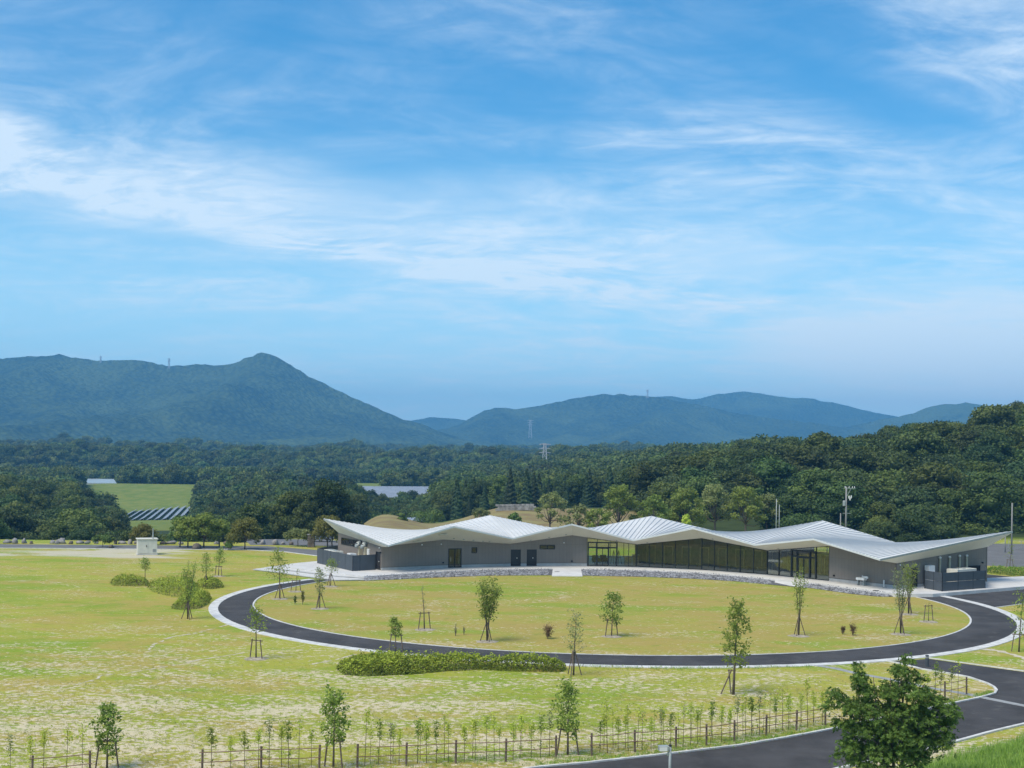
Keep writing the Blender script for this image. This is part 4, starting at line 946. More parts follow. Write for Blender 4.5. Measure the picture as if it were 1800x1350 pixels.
mb = MB(); q = loc(top(W[1].lerp(W[2], gd[0] + .18 * (gd[1] - gd[0])) - ins[1].normalized() * .06, FL + 1.05)); mb.tube([(q.x, q.y, q.z - .3), (q.x, q.y, q.z + .3)], .025, 6); mb.build('pull_handle', M['silver'], f)
for op, k, bars in ((wd, 1, ()), (w2, 2, ((w2[0] + w2[1]) / 2,))):
    f = frame(W[k], W[k + 1], ins[k], *op, .10, bars=bars); inset(W[k], W[k + 1], ins[k], op[0], op[1], op[2], op[3], .05, .02, M['glass'], 'glass_pane', f)
# side walls, rear walls
iw0 = tg0 * -1; iw8 = tg8 * -1
sw = opening(0, 600, 636, 944.5, 960.5, V[0], W[0]); tw = sorted((sw[0], sw[1]))
zwin = lambda t, up: None
def solid_side(A, B, za, zb, inward, ops):
    wallseg('wall', A, B, FL + PL + .03, za, zb, inward, [(o[0], o[1], max(o[2], FL + PL + .03), o[3]) for o in ops])
    low = [o for o in ops if o[2] < FL + PL]
    wallseg('plinth', A, B, FL - .1, FL + PL, FL + PL, inward, [(o[0], o[1], FL - .1, FL + PL) for o in low], M['plinth'], off=.02)
    wallseg('drip_trim', A, B, FL + PL, FL + PL + .03, FL + PL + .03, inward, [(o[0], o[1], FL + PL, FL + PL + .03) for o in low], M['gap'], off=-.015)
ld = opening(0, 660.5, 669, 972.5, 1003, V[0], W[0]); ld = (ld[0], ld[1], FL + .02, FL + 2.15)
sw = (tw[0], tw[1], (zat(V[0], W[0], 602, 957.8) + zat(V[0], W[0], 634, 962)) / 2, (zat(V[0], W[0], 602, 944.8) + zat(V[0], W[0], 634, 950)) / 2)
solid_side(V[0], W[0], vz[0], wz[0], iw0, (sw, ld)); door(0, ld, 1, V[0], W[0], iw0)
f = frame(V[0], W[0], iw0, *sw, .10, bars=[sw[0] + (sw[1] - sw[0]) * j / 5 for j in range(1, 5)], out=-.04)
for j in range(5):
    a, b = sw[0] + (sw[1] - sw[0]) * j / 5, sw[0] + (sw[1] - sw[0]) * (j + 1) / 5; inset(V[0], W[0], iw0, a + .003, b - .003, sw[2], sw[3], .0, .012, M['glass'], 'glass_pane', f)
inset(V[0], W[0], iw0, sw[0], sw[1], sw[2], sw[3], .03, .02, M['white'], 'roller_blind', f)
rd = opening(0, 1602, 1613, 1000, 1034, W[8], V[8]); rd = (rd[0], rd[1], FL + .02, FL + 2.15); lv = opening(0, 1700, 1723, 994, 1005, W[8], V[8]); lv = (lv[0], lv[1], FL + .3, lv[3])
solid_side(W[8], V[8], wz[8], vz[8], iw8, (rd, lv)); door(0, rd, 1, W[8], V[8], iw8)
f = frame(W[8], V[8], iw8, *lv, .07, name='louvre_frame')
for j in range(12):
    z = lv[2] + (lv[3] - lv[2]) * j / 12; inset(W[8], V[8], iw8, lv[0], lv[1], z + .02, z + .13, .03, .05, M['gap'], 'louvre_blade', f)
for k in range(8):
    inw = (NR[k] + NR[k + 1]) * -1
    if k in (3, 6):
        continue
    wallseg('wall', V[k + 1], V[k], FL - .1, vz[k + 1], vz[k], inw, (), M['wall'])
# glazed bays
def glazed(k, xs, tall=True, rear=False, t_from=0., doors=()):
    A, B, I = (W[k], W[k + 1], ins[k]) if not rear else (V[k + 1], V[k], (NR[k] + NR[k + 1]) * -1)
    za, zb = (wz[k], wz[k + 1]) if not rear else (vz[k + 1], vz[k])
    ts = [t_from] + [seg_t(A, B, x) for x in xs] + [1.] if not rear else [i / 6 for i in range(7)]
    if xs and not rear and abs(xs[0] - CX - FOC * A.x / A.y) < 3: ts = ts[1:]
    head = lambda t: za + (zb - za) * t; L_ = (B - A).length; i_ = I.normalized()
    def piece(name, a, b, c0, d0, c1, d1_, o0, th, m, par):
        pa, pb = A.lerp(B, a) + i_ * o0, A.lerp(B, b) + i_ * o0; qa, qb = pa + i_ * th, pb + i_ * th; mb = MB()
        vs_ = [loc(top(p, z)) for p, z in ((pa, c0), (pb, d0), (pb, d1_), (pa, c1), (qa, c0), (qb, d0), (qb, d1_), (qa, c1))]
        mb.add(vs_, [(0, 1, 2, 3), (7, 6, 5, 4), (0, 4, 5, 1), (1, 5, 6, 2), (2, 6, 7, 3), (3, 7, 4, 0)]); return mb.build(name, m, par)
    base = piece('glazed_wall_sill', ts[0], 1., FL - .05, FL - .05, FL + .06, FL + .06, -.02, .16, M['gap'], bld)
    piece('head_rail', ts[0], 1., head(ts[0]) - .06, head(1.) - .06, head(ts[0]) - .004, head(1.) - .004, -.02, .16, M['gap'], base)
    for a, b in zip(ts, ts[1:]):
        piece('glass_pane', a + .002, b - .002, FL + .06, FL + .06, head(a) - .06, head(b) - .06, .05, .025, M['glass'], base)
    for a in ts:
        w = .035 / L_; a0, a1 = max(ts[0], a - w), min(1., a + w)
        piece('mullion', a0, a1, FL + .06, FL + .06, head(a0) - .06, head(a1) - .06, -.03, .14, M['black'], base)
    for x0, x1, ytop, ymid, inner in doors:
        t0_, t1_ = seg_t(A, B, x0), seg_t(A, B, x1); zt, zm = zat(A, B, (x0 + x1) / 2, ytop), zat(A, B, (x0 + x1) / 2, ymid)
        zt = min(zt, head(t0_) - .08, head(t1_) - .08)
        f_ = frame(A, B, I, t0_, t1_, FL + .02, zt, .14, name='entrance_frame', out=-.06, dep=.2, sill=False, bars=[seg_t(A, B, x) for x in inner])
        w = .16; mbt = frame(A, B, I, t0_, t1_, zm - w / 2, zm + w / 2, .075, name='transom', parent=f_, out=-.062, dep=.204)
        xa, xb = inner[0], inner[1]; da, db = seg_t(A, B, xa), seg_t(A, B, xb)
        frame(A, B, I, da + .006, db - .006, FL + .02, zm - w / 2, .08, name='sliding_door', parent=f_, out=-.02, dep=.1, bars=((da + db) / 2,))
    return base
glazed(3, (1085, 1105), t_from=tg, doors=((1033, 1085, 948, 962.5, (1048.5, 1070)),))
glazed(4, (1141.6, 1164.2, 1187, 1210)); glazed(5, (1255.6, 1278, 1301, 1324.4))
glazed(6, (1369, 1390.4, 1434.5), doors=((1390.4, 1434.5, 965, 979, (1401, 1423.5)),))
glazed(3, (), rear=True); glazed(6, (), rear=True)
# interior: floor, inner walls, wooden door frames, benches, desks
mb = MB(); mb.prism([(p.x, p.y) for p in [loc(w + ins[min(i, 7)].normalized() * .3) for i, w in enumerate(W)] + [loc(v - ins[min(i, 7)].normalized() * .3) for i, v in reversed(list(enumerate(V)))]], FL + .002, FL + .03)
mb.build('floor', M['floor'], bld)
mb = MB()
def inner_wall(p, q, h, th, m, name):
    d = (q - p).normalized(); n_ = Vector((-d.y, d.x, 0)) * th; mb = MB(); mb.prism([(a.x, a.y) for a in map(loc, (p, q, q + n_, p + n_))], FL + .03, h); return mb.build(name, m, bld)
def inpt(k, t, dd): 
    a = W[k].lerp(W[k + 1], t); n_ = NR[k].lerp(NR[k + 1], t).normalized(); return a + n_ * dd
iw = [inpt(4, .0, 6.), inpt(5, 0, 6.), inpt(6, 0, 6.), inpt(6, .72, 6.)]
for a, b in zip(iw, iw[1:]):
    w_ = inner_wall(a, b, 3.0, .15, M['wood_dark'], 'inner_wall'); n = 4
    for i in range(n):
        t = (i + .5) / n; c = a.lerp(b, t); d = (b - a).normalized(); fr = Vector((d.y, -d.x, 0))
        mb = MB(); hw = .55
        for s in (-1, 1): p = loc(c + d * hw * s + fr * .06); mb.box((p.x, p.y, FL + 1.15), (.14, .14, 2.2), math.atan2(d.y, d.x))
        p = loc(c + fr * .06); mb.box((p.x, p.y, FL + 2.3), (1.24, .14, .14), math.atan2(d.y, d.x)); mb.build('door_surround', M['wood'], w_)
inner_wall(inpt(3, .98, .4), inpt(3, .98, 13), 3.2, .12, M['wood_dark'], 'inner_wall'); inner_wall(inpt(6, .74, 5.8), inpt(6, .74, 13), 3.2, .12, M['wood_dark'], 'inner_wall')
inner_wall(inpt(3, tg - .03, .4), inpt(3, tg - .03, 13), 3.0, .12, M['soffit'], 'inner_wall'); inner_wall(inpt(7, .02, .4), inpt(7, .02, 13), 3.0, .12, M['soffit'], 'inner_wall')
inner_wall(inpt(1, 0.3, 3.), inpt(2, .9, 3.), 2.6, .12, M['soffit'], 'inner_wall')
def bench(k, t, dd, label):
    p = inpt(k, t, dd); d = W[k + 1] - W[k]; e = empty('bench', (p.x, p.y, FL + .03), math.atan2(d.y, d.x), label, 'bench', 'wooden benches behind the glass')
    mb = MB(); mb.box((0, 0, .42), (1.7, .45, .07), 0, .01); mb.build('seat', M['wood'], e)
    for s in (-1, 1): mb = MB(); mb.box((s * .72, 0, .195), (.08, .40, .38), 0, .005); mb.build('leg', M['wood'], e)
    mb = MB(); mb.box((0, 0, .16), (1.36, .05, .06), 0, .005); mb.build('stretcher', M['wood'], e)
for k, t in ((4, .30), (4, .62), (4, .92), (5, .25), (5, .5), (5, .8), (6, .28)): bench(k, t, 3.3, 'pale wooden bench inside the glazed hall')
def desk(k, t, dd, w, h, label):
    p = inpt(k, t, dd); d = W[k + 1] - W[k]; e = empty('counter', (p.x, p.y, FL + .03), math.atan2(d.y, d.x), label, 'counter')
    mb = MB(); mb.box((0, 0, h / 2), (w, .6, h), 0, .02); mb.build('cabinet', M['wood'], e); mb = MB(); mb.box((0, 0, h + .026), (w + .1, .7, .05), 0, .01); mb.build('worktop', M['beige'], e)
    for s in (-1, 0, 1):
        mb = MB(); mb.box((s * w / 3, -.302, h / 2), (w / 3 - .04, .02, h - .12), 0); mb.build('cabinet_door', M['wood'], e)
desk(3, .84, 2.2, .9, 1.05, 'narrow wooden counter just inside the entrance glazing'); desk(3, .95, 2.4, .8, 1.25, 'tall wooden counter beside the corner of the glazed hall')
def easel(k, t, dd, label):
    p = inpt(k, t, dd); e = empty('easel', (p.x, p.y, FL + .03), 0, label, 'easel', 'easels in the lobby')
    for s, y in ((-1, 0), (1, 0), (0, .5)): mb = MB(); mb.tube([(s * .42, y, 0), (0, .05, 1.75)], .035, 5); mb.build('leg', M['wood_dark'], e)
    mb = MB(); mb.box((0, -.05, .8), (.7, .04, .05)); mb.build('ledge', M['wood_dark'], e)
easel(3, .62, 3., 'dark wooden easel inside the lobby'); easel(3, .69, 3.2, 'dark wooden easel inside the lobby')
for t, dd, c in ((.36, 3.5, 'brown'), (.47, 4.2, 'dark')):
    p = inpt(3, t, dd); e = empty('armchair', (p.x, p.y, FL + .03), .3, c + ' upholstered armchair inside the lobby glazing', 'chair')
    mt = M['wood_dark'] if c == 'brown' else M['gap']
    mb = MB(); mb.box((0, 0, .32), (.8, .7, .26), 0, .04); mb.build('seat', mt, e); mb = MB(); mb.box((0, .34, .75), (.8, .14, .6), 0, .04); mb.build('backrest', mt, e)
    for s in (-1, 1):
        mb = MB(); mb.box((s * .44, 0, .52), (.1, .7, .36), 0, .03); mb.build('armrest', mt, e)
        for y in (-.28, .28): mb = MB(); mb.tube([(s * .34, y, 0), (s * .34, y, .2)], .03, 5); mb.build('leg', M['black'], e)
# small wall fittings
def on_wall(A, B, I, x, y, off=-.1):
    t = seg_t(A, B, x); p = A.lerp(B, t); z = P(x, y, p.y).z; return loc(top(p + I.normalized() * off, z))
for A, B, I, x, y in ((W[0], W[1], ins[0], 741, 957.5), (W[0], W[1], ins[0], 775, 956.5), (W[2], W[3], ins[2], 991, 954), (W[8], V[8], iw8, 1581, 993), (V[0], W[0], iw0, 668, 963)):
    q = on_wall(A, B, I, x, y); mb = MB(); mb.lathe((q.x, q.y, q.z - .08), [(.05, 0), (.09, .03), (.09, .12), (.06, .15)], 10); mb.build('wall_lamp', M['white'], bld)
for A, B, I, x, y in ((W[0], W[1], ins[0], 779, 989), (W[2], W[3], ins[2], 1026, 986.5), (W[7], W[8], ins[7], 1466.5, 1011.5), (W[8], V[8], iw8, 1587, 998), (W[8], V[8], iw8, 1726, 989), (V[0], W[0], iw0, 669.5, 971)):
    q = on_wall(A, B, I, x, y, -.06); mb = MB(); mb.box(q, (.2, .2, .16), 0, .02); mb.build('junction_box', M['gap'], bld)
for x, y0, y1 in ((1650, 981, 1003), (1667, 980, 1003), (1684.5, 978, 1001), (1697, 977.5, 1001)):
    a, b = on_wall(W[8], V[8], iw8, x, y0, -.16), on_wall(W[8], V[8], iw8, x, 1006, -.16); t = seg_t(W[8], V[8], x); mb = MB()
    mb.tube([(a.x, a.y, a.z), (a.x, a.y, FL + .4)], .13, 8); o = mb.build('duct_pipe', M['pipe'], bld, smooth=True)
    mb = MB(); mb.lathe((a.x, a.y, a.z - .02), [(.15, 0), (.17, .12), (.10, .20)], 10); mb.build('duct_cap', M['white'], o)
for x, yt in ((634.5, 955.5), (644.5, 957.)):
    a = on_wall(V[0], W[0], iw0, x, yt, -.5); n_ = tg0.normalized(); mb = MB(); pts = []
    for j in range(7):
        q = math.pi / 2 * j / 6; pts.append((a.x + n_.x * .45 * math.sin(q) - n_.x * .4, a.y + n_.y * .45 * math.sin(q) - n_.y * .4, a.z + .45 * math.cos(q) - .35))
    pts.append((pts[-1][0], pts[-1][1], pts[-1][2] - .15)); mb.tube(pts, .27, 12); o = mb.build('exhaust_hood', M['galv'], bld, smooth=True)
    b = on_wall(V[0], W[0], iw0, x + 1., yt + 10, -.2); mb = MB(); mb.box((b.x, b.y, (a.z - .5 + FL + 1.2) / 2 + .1), (.42, .42, max(.6, a.z - .5 - FL - 1.)), math.atan2(n_.y, n_.x), .02); mb.build('riser_duct', M['pipe'], o)

# ------------------------------------------------------------------ plant yards
def plant_fence(name, pts, splits, h, label, rows=1, door_i=None):
    """dark steel screen: each panel between the split fractions of each side is its own part"""
    p = [G(x, y, FL) for x, y in pts]; e = empty(name, p[0], 0, label, 'fence')
    for i, (a, b) in enumerate(zip(p, p[1:])):
        d = b - a; L_ = d.length; an = math.atan2(d.y, d.x); tt = splits[i]
        for t0_, t1_ in zip(tt, tt[1:]):
            for r in range(rows):
                z0, z1 = h * r / rows + .02, h * (r + 1) / rows - .012; c = a.lerp(b, (t0_ + t1_) / 2) - p[0]; mb = MB()
                mb.box((c.x, c.y, (z0 + z1) / 2), ((t1_ - t0_) * L_ - .035, .05, z1 - z0), an, .008)
                if rows == 1:
                    for j in range(1, 6): mb.box((c.x, c.y, h * j / 6), ((t1_ - t0_) * L_ - .05, .056, .012), an)
                mb.build('fence_panel', M['fence'], e)
        for t in tt[:: 1]:
            c = a.lerp(b, t) - p[0]; mb = MB(); mb.box((c.x, c.y, h / 2), (.05, .07, h + .01), an + .0); mb.build('post', M['gap'], e)
    return e, p
fe, fp = plant_fence('yard_fence', [(600, 982.5), (558, 990), (620, 1004), (659.5, 1001.8)], [(0, .5, 1), (0, .17, .29, .39, .60, .80, 1), (0, .31, 1)], 1.85, 'dark grey steel screen round the plant by the stepped terrace')
fe2, fp2 = plant_fence('yard_fence', [(1625.5, 1034.3), (1656, 1039.5), (1731.5, 1034), (1731, 1024)], [(0, .52, 1), (0, .36, .71, 1), (0, 1)], 1.95, 'dark navy steel screen round the plant beneath the four ducts', rows=2)
def unit_box(name, p, d, rz, m, label, cat, fan=1):
    e = empty(name, p, rz, label, cat); mb = MB(); mb.box((0, 0, .08 + d[2] / 2), d, 0, .03); mb.build('casing', m, e)
    for s in (-1, 1): mb = MB(); mb.box((s * d[0] * .38, 0, .04), (.12, d[1] * .9, .08)); mb.build('foot', M['drain'], e)
    for i in range(fan):
        x = (i - (fan - 1) / 2) * d[0] / fan; mb = MB(); mb.lathe((x, 0, .08 + d[2] - .004), [(min(d[0] / fan, d[1]) * .36, 0), (min(d[0] / fan, d[1]) * .36, .05), (min(d[0] / fan, d[1]) * .30, .06)], 16); mb.build('fan_grille', M['galv'], e)
rzl = math.atan2(n0.y, n0.x); rzr = math.atan2(n8.y, n8.x)
lp = lambda x, y: G(x, y, FL)
unit_box('air_conditioner', lp(586, 993.5), (3.4, 1.2, 1.75), rzl, M['beige'], 'long beige outdoor air conditioner behind the screen by the terrace', 'air conditioner', 3)
unit_box('air_conditioner', lp(618, 999.5), (1.0, .8, 1.75), rzl, M['white'], 'small white outdoor unit in the corner of the terrace screen', 'air conditioner', 1)
e = empty('water_heater', lp(649.5, 998.4), rzl, 'white upright water heater against the left end wall', 'water heater'); mb = MB(); mb.box((0, 0, 1.25), (.55, .5, 2.1), 0, .04); mb.build('tank', M['white'], e); mb = MB(); mb.box((0, 0, .1), (.5, .45, .2)); mb.build('base', M['drain'], e)
unit_box('air_conditioner', lp(1690, 1031), (3.4, 1.4, 1.9), rzr, M['beige'], 'wide beige outdoor air conditioner behind the navy screen', 'air conditioner', 3)
unit_box('air_conditioner', lp(1634, 1031.2), (1.0, .6, 2.25), rzr, M['white'], 'tall white cabinet rising above the navy screen beside the door', 'cabinet', 1)
# wash basin and posts on the apron
e = empty('wash_basin', G(1514, 1029, FL), math.atan2((W[8] - W[7]).y, (W[8] - W[7]).x), 'white wash basin bench by the grey wall', 'basin')
mb = MB(); mb.box((0, 0, .72), (1.1, .5, .26), 0, .03); mb.build('bowl', M['white'], e); mb = MB(); mb.box((.25, .3, .88), (.8, .12, .25), 0, .02); mb.build('splashback', M['white'], e)
for s in (-1, 1): mb = MB(); mb.box((s * .4, 0, .3), (.1, .36, .6), 0, .01); mb.build('leg', M['galv'], e)
mb = MB(); mb.tube([(0, .2, .85), (0, .2, 1.1), (0, .05, 1.12)], .02, 6); mb.build('tap', M['silver'], e)
for x, y in ((1535, 1028.8), (1553.5, 1032.5)):
    e = empty('water_post', G(x, y, FL), 0, 'slim white standpipe on the apron by the grey wall', 'standpipe', 'standpipes by the wash basin')
    mb = MB(); mb.box((0, 0, .4), (.11, .11, .8), 0, .015); mb.build('post', M['white'], e); mb = MB(); mb.tube([(0, -.05, .65), (0, -.14, .65), (0, -.14, .58)], .02, 6); mb.build('tap', M['silver'], e)
    mb = MB(); mb.box((0, -.25, .03), (.4, .4, .06), 0, .01); mb.build('drain_tray', M['drain'], e)

# ------------------------------------------------------------------ park trees behind the building and at the far edge
def limbed_tree(seed, H, R, trunk=.35, nl=2600, ls=.17, lm='leaf_park', rb=.8, nb=14, bark='bark', flat=1., gap=1.):
    """trunk with limbs reaching into separate leaf masses; returns (wood mesh, crown mesh)"""
    rnd = np.random.default_rng(seed); mb = MB(); h0 = H * trunk; bl = []
    mb.tube([(0, 0, -.2), (rnd.uniform(-.1, .1), 0, h0 * .5), (rnd.uniform(-.15, .15), rnd.uniform(-.1, .1), h0), (0, 0, H * .75)], [H * .026, H * .021, H * .017, H * .005], 7)
    for i in range(nb):
        a = i * 2.39996 + rnd.uniform(-.3, .3); q = (i + .5) / nb; z = h0 + (H - h0 - rb * .6) * (1 - q ** 1.3 * .95); r = R * math.sqrt(max(.03, 1 - (1 - q) ** 2)) * rnd.uniform(.55, .9)
        p = np.array([r * math.cos(a), r * math.sin(a), h0 + (z - h0) * flat]); bl.append((*p, rb * rnd.uniform(.7, 1.25)))
        st = np.array([0, 0, h0 * rnd.uniform(.75, 1.15)]); md = (st + p) / 2 + np.array([0, 0, -.1 * H * rnd.random()])
        mb.tube([st, md, p], [H * .011, H * .007, H * .003], 5)
    V, F, T = blob_leaves(bl, nl, ls, rnd, .8, (.35, 1.1), .8, .2)
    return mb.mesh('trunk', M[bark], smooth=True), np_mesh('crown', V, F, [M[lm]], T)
def park_tree(name, pos, seed, H, R, label, group=None, **kw):
    w, c = limbed_tree(seed, H, R, **kw); e = empty(name, pos, 0, label, 'tree', group); link('trunk', w, e); link('crown', c, e); return e
def at(x, Y, z=None):
    X = (x - CX) / FOC * Y; return Vector((X, Y, TZ(X, Y) if z is None else z))
def hgt(x, ytop, Y, base): return P(x, ytop, Y).z - base
CT = [(968, 866, 228, 2.9, 'leaf_pale', 'pale sparse tree behind the roof valley beside the dry slope', 1500), (1018, 888, 222, 2.4, 'leaf_pale', 'low spreading pale tree next to the sparse tree behind the roof', 1200), (1052, 893, 219, 2.2, 'leaf_park', 'low round tree left of the tall bright tree behind the roof', 1300),
      (1089, 851, 224, 3.6, 'leaf_park', 'tall bright green tree standing alone above the roof valley', 3000), (1150, 871, 221, 2.8, 'leaf_park', 'medium green tree above the middle roof peak', 2000), (1208, 858, 226, 3.4, 'leaf_park', 'broad green tree right of the middle roof peak', 3000), (1207, 905, 212, .9, 'leaf_lime', 'small lime green sapling in front of the broad tree behind the roof', 500),
      (1258, 850, 232, 3.5, 'leaf_pale', 'tall olive green tree in the row behind the roof', 2600), (1312, 855, 229, 3.6, 'leaf_park', 'wide dark trunked tree beside the twin poles behind the roof', 3000), (1350, 868, 236, 3., 'leaf_pale', 'pale feathery tree next to the twin poles', 2000), (845, 893, 250, 1.8, 'leaf_pale', 'low grey green bush tree on the dry slope', 900), (905, 902, 225, 1.5, 'leaf_pine', 'small round tree at the pale wall behind the roof peak', 700)]
for i, (x, yt, Y, R, lm, lab, nl) in enumerate(CT):
    b = at(x, Y); park_tree('park_tree', b, 300 + i, hgt(x, yt, Y, b.z), R, lab, 'trees behind the roof', lm=lm, nl=nl, ls=.21, rb=max(.5, R * .34), trunk=.28)
LT = [(316, 962, 907, 1.7, 'leaf_pine', 'dense dark green tree at the end of the clump by the utility cabinet', 1600), (330, 962.5, 908, 2.2, 'leaf_park', 'leaning light green tree in the clump by the utility cabinet', 1900), (358, 963, 904, 2.4, 'leaf_park', 'tallest green tree in the clump by the utility cabinet', 2200), (385, 962, 912, 2.0, 'leaf_park', 'slim green tree in the clump by the utility cabinet', 1500),
      (430, 966, 913, 2.6, 'leaf_brown', 'round bronze tinted tree by the far road', 2600), (402, 967, 952, .5, 'leaf_pine', 'small upright shrub under the bronze tree', 400),
      (524, 960.5, 929, 1.9, 'leaf_pale', 'low flat topped tree with crooked trunk by the stone pillar', 1500), (576, 962.5, 909, 2.7, 'leaf_brown', 'dark autumn tinted tree behind the raised roof tip', 2600), (584, 961, 915, 2.0, 'leaf_pine', 'second dark tree tucked under the raised roof tip', 1500), (253, 958, 922, 1.9, 'leaf_brown', 'yellowish round tree behind the utility cabinet', 1300)]
for i, (x, yb, yt, R, lm, lab, nl) in enumerate(LT):
    b = G(x, yb); park_tree('park_tree', b, 340 + i, hgt(x, yt, b.y, 0), R, lab, 'trees along the far road', lm=lm, nl=int(nl * 1.7), ls=.15, rb=max(.3, R * .36), trunk=.3 if x != 524 else .5)
b = G(181, 962); e = park_tree('pine_tree', b, 377, hgt(181, 939, b.y, 0), 1.75, 'low flat topped pine by the far road', lm='leaf_pine', nl=1500, ls=.14, rb=.55, trunk=.45, flat=.8)
# orange tinted scrub behind the roof tip
for i, (x, yt, Y, R, lab) in enumerate(((595, 902, 240, 1.6, 'orange tinted bush behind the raised roof tip'), (708, 908, 262, .8, 'dark round bush beside the solar row in the hollow'), (742, 900, 285, 2.2, 'round clipped green shrub beside the hollow'), (765, 896, 290, 2.2, 'round green shrub on the rim of the dry slope'))):
    b = at(x, Y); e = empty('shrub', b, 0, lab, 'shrub'); rnd = np.random.default_rng(400 + i); H = max(1., hgt(x, yt, Y, b.z)); bl = crown_blobs(rnd, R, H * .1, H * .75, 9, R * .45)
    V_, F_, T_ = blob_leaves(bl, 1200, .16, rnd); link('foliage', np_mesh('foliage', V_, F_, [M['leaf_dead' if i == 0 else 'leaf_pine']], T_), e); mb = MB(); mb.tube([(0, 0, -.2), (0, 0, H * .5)], [.1, .05], 6); mb.build('stem', M['bark'], e)

# ------------------------------------------------------------------ far edge: boulders, cabinet, pillar, car, poles
def boulder(p, w, h, seed, m='boulder', label='', group=None, name='boulder'):
    rnd = np.random.default_rng(seed); iv, if_ = ico(); d = 1 + .22 * np.sin(iv @ rnd.normal(size=3) * 2.3 + rnd.uniform(0, 6)) + .14 * np.sin(iv @ rnd.normal(size=3) * 4.7 + rnd.uniform(0, 6)) + rnd.uniform(-.1, .1, len(iv)) * 0
    V_ = iv * d[:, None] * np.array([w / 2, w * .38, h * .62]) + np.array([0, 0, h * .36]); me = np_mesh(name, V_, if_, [M[m]])
    o = link(name, me); o.location = p; o.rotation_euler = (0, 0, rnd.uniform(0, 6.28)); return prop(o, label, 'boulder', group)
BX = [(-4, 5, 10), (14, 13, 6), (26, 9, 8), (42, 10, 9), (55, 7, 4), (92, 9, 6), (100, 7, 5), (108, 15, 9), (125, 8, 5), (140, 14, 5), (154, 10, 5), (170, 8, 5), (203, 8, 10), (215, 13, 5), (228, 9, 8), (239, 7, 5), (288, 12, 5), (303, 15, 6), (318, 9, 5), (380, 9, 5), (400, 12, 6), (462, 10, 7), (484, 14, 9), (498, 9, 5), (512, 8, 5)]
for i, (x, w, h) in enumerate(BX):
    p = G(x, 955.6 + (x / 500) * 2.2 - (.6 if i % 2 else 0)); s = p.y / FOC; boulder(p, w * s * 1.15, h * s * 1.1, 500 + i, 'boulder' if i % 4 else 'dark_rock', 'weathered boulder in the row edging the far road', 'boulders edging the far road')
p = G(345, 965); boulder(p, 20 * p.y / FOC, 10 * p.y / FOC, 560, 'dark_rock', 'big dark brown boulder under the clump of trees')
p = G(195, 963.5); boulder(p, 9 * p.y / FOC, 6 * p.y / FOC, 561, 'dark_rock', 'small dark boulder beside the flat topped pine')
# utility cabinet
b = G(258, 974.5); s = b.y / FOC; e = empty('utility_cabinet', b, 0, 'cream steel utility cabinet standing at the meadow edge', 'cabinet')
w_, h_ = 33 * s, 26 * s
mb = MB(); mb.box((0, 0, h_ / 2 + .1), (w_, w_ * .8, h_ - .1), .35, .02); mb.build('housing', M['beige'], e)
mb = MB(); mb.box((0, 0, h_ + .13), (w_ * 1.1, w_ * .9, .12), .35, .02); mb.build('roof', M['beige'], e); mb = MB(); mb.box((0, 0, .05), (w_ * 1.05, w_ * .85, .14), .35); mb.build('base', M['concrete'], e)
C_, S_ = math.cos(.35), math.sin(.35)
def lo_(x, y): return (x * C_ - y * S_, x * S_ + y * C_)
q = lo_(-w_ * .22, -w_ * .405); mb = MB(); mb.box((q[0], q[1], h_ * .5), (w_ * .5, .03, h_ * .8), .35, .005); d_ = mb.build('door', M['beige'], e)
q = lo_(-w_ * .05, -w_ * .43); mb = MB(); mb.box((q[0], q[1], h_ * .6), (.08, .04, .28), .35); mb.build('door_handle', M['gap'], d_)
q = lo_(w_ * .35, -w_ * .405); mb = MB(); mb.box((q[0], q[1], h_ * .3), (.4, .04, .4), .35); mb.build('vent', M['drain'], e)
b = G(268.5, 975); mb = MB(); mb.lathe((0, 0, 0), [(.09, 0), (.08, 3.4), (.10, 3.42), (.10, 3.5)], 8); e = empty('utility_pole', b, 0, 'slim grey pole rising beside the cream cabinet', 'pole'); mb.build('shaft', M['galv'], e); mb = MB(); mb.box((0, -.1, 2.4), (.2, .1, .3), 0, .01); mb.build('meter_box', M['galv'], e)
# stone pillar
b = G(547, 962); e = empty('stone_pillar', b, 0, 'squat brown stone gate pillar by the parking area', 'pillar'); s = b.y / FOC
z = 0.
for i in range(6):
    hh = 22 * s / 6
    for j in range(2):
        w_ = 12 * s * (1.0 + .05 * math.sin(i * 2.3)); a = .5 + .12 * math.sin(i * 1.7)
        mb = MB(); mb.box(((-w_ / 2 + w_ * a / 2) if j == 0 else (-w_ / 2 + w_ * a + w_ * (1 - a) / 2), 0, z + hh / 2), ((w_ * a if j == 0 else w_ * (1 - a)) - .02, .8, hh - .02), 0, .04); mb.build('stone_block', M['dark_rock'], e)
    z += hh
mb = MB(); mb.box((0, 0, z + .05), (13.5 * s, .9, .1), 0, .02); mb.build('coping', M['drain'], e)
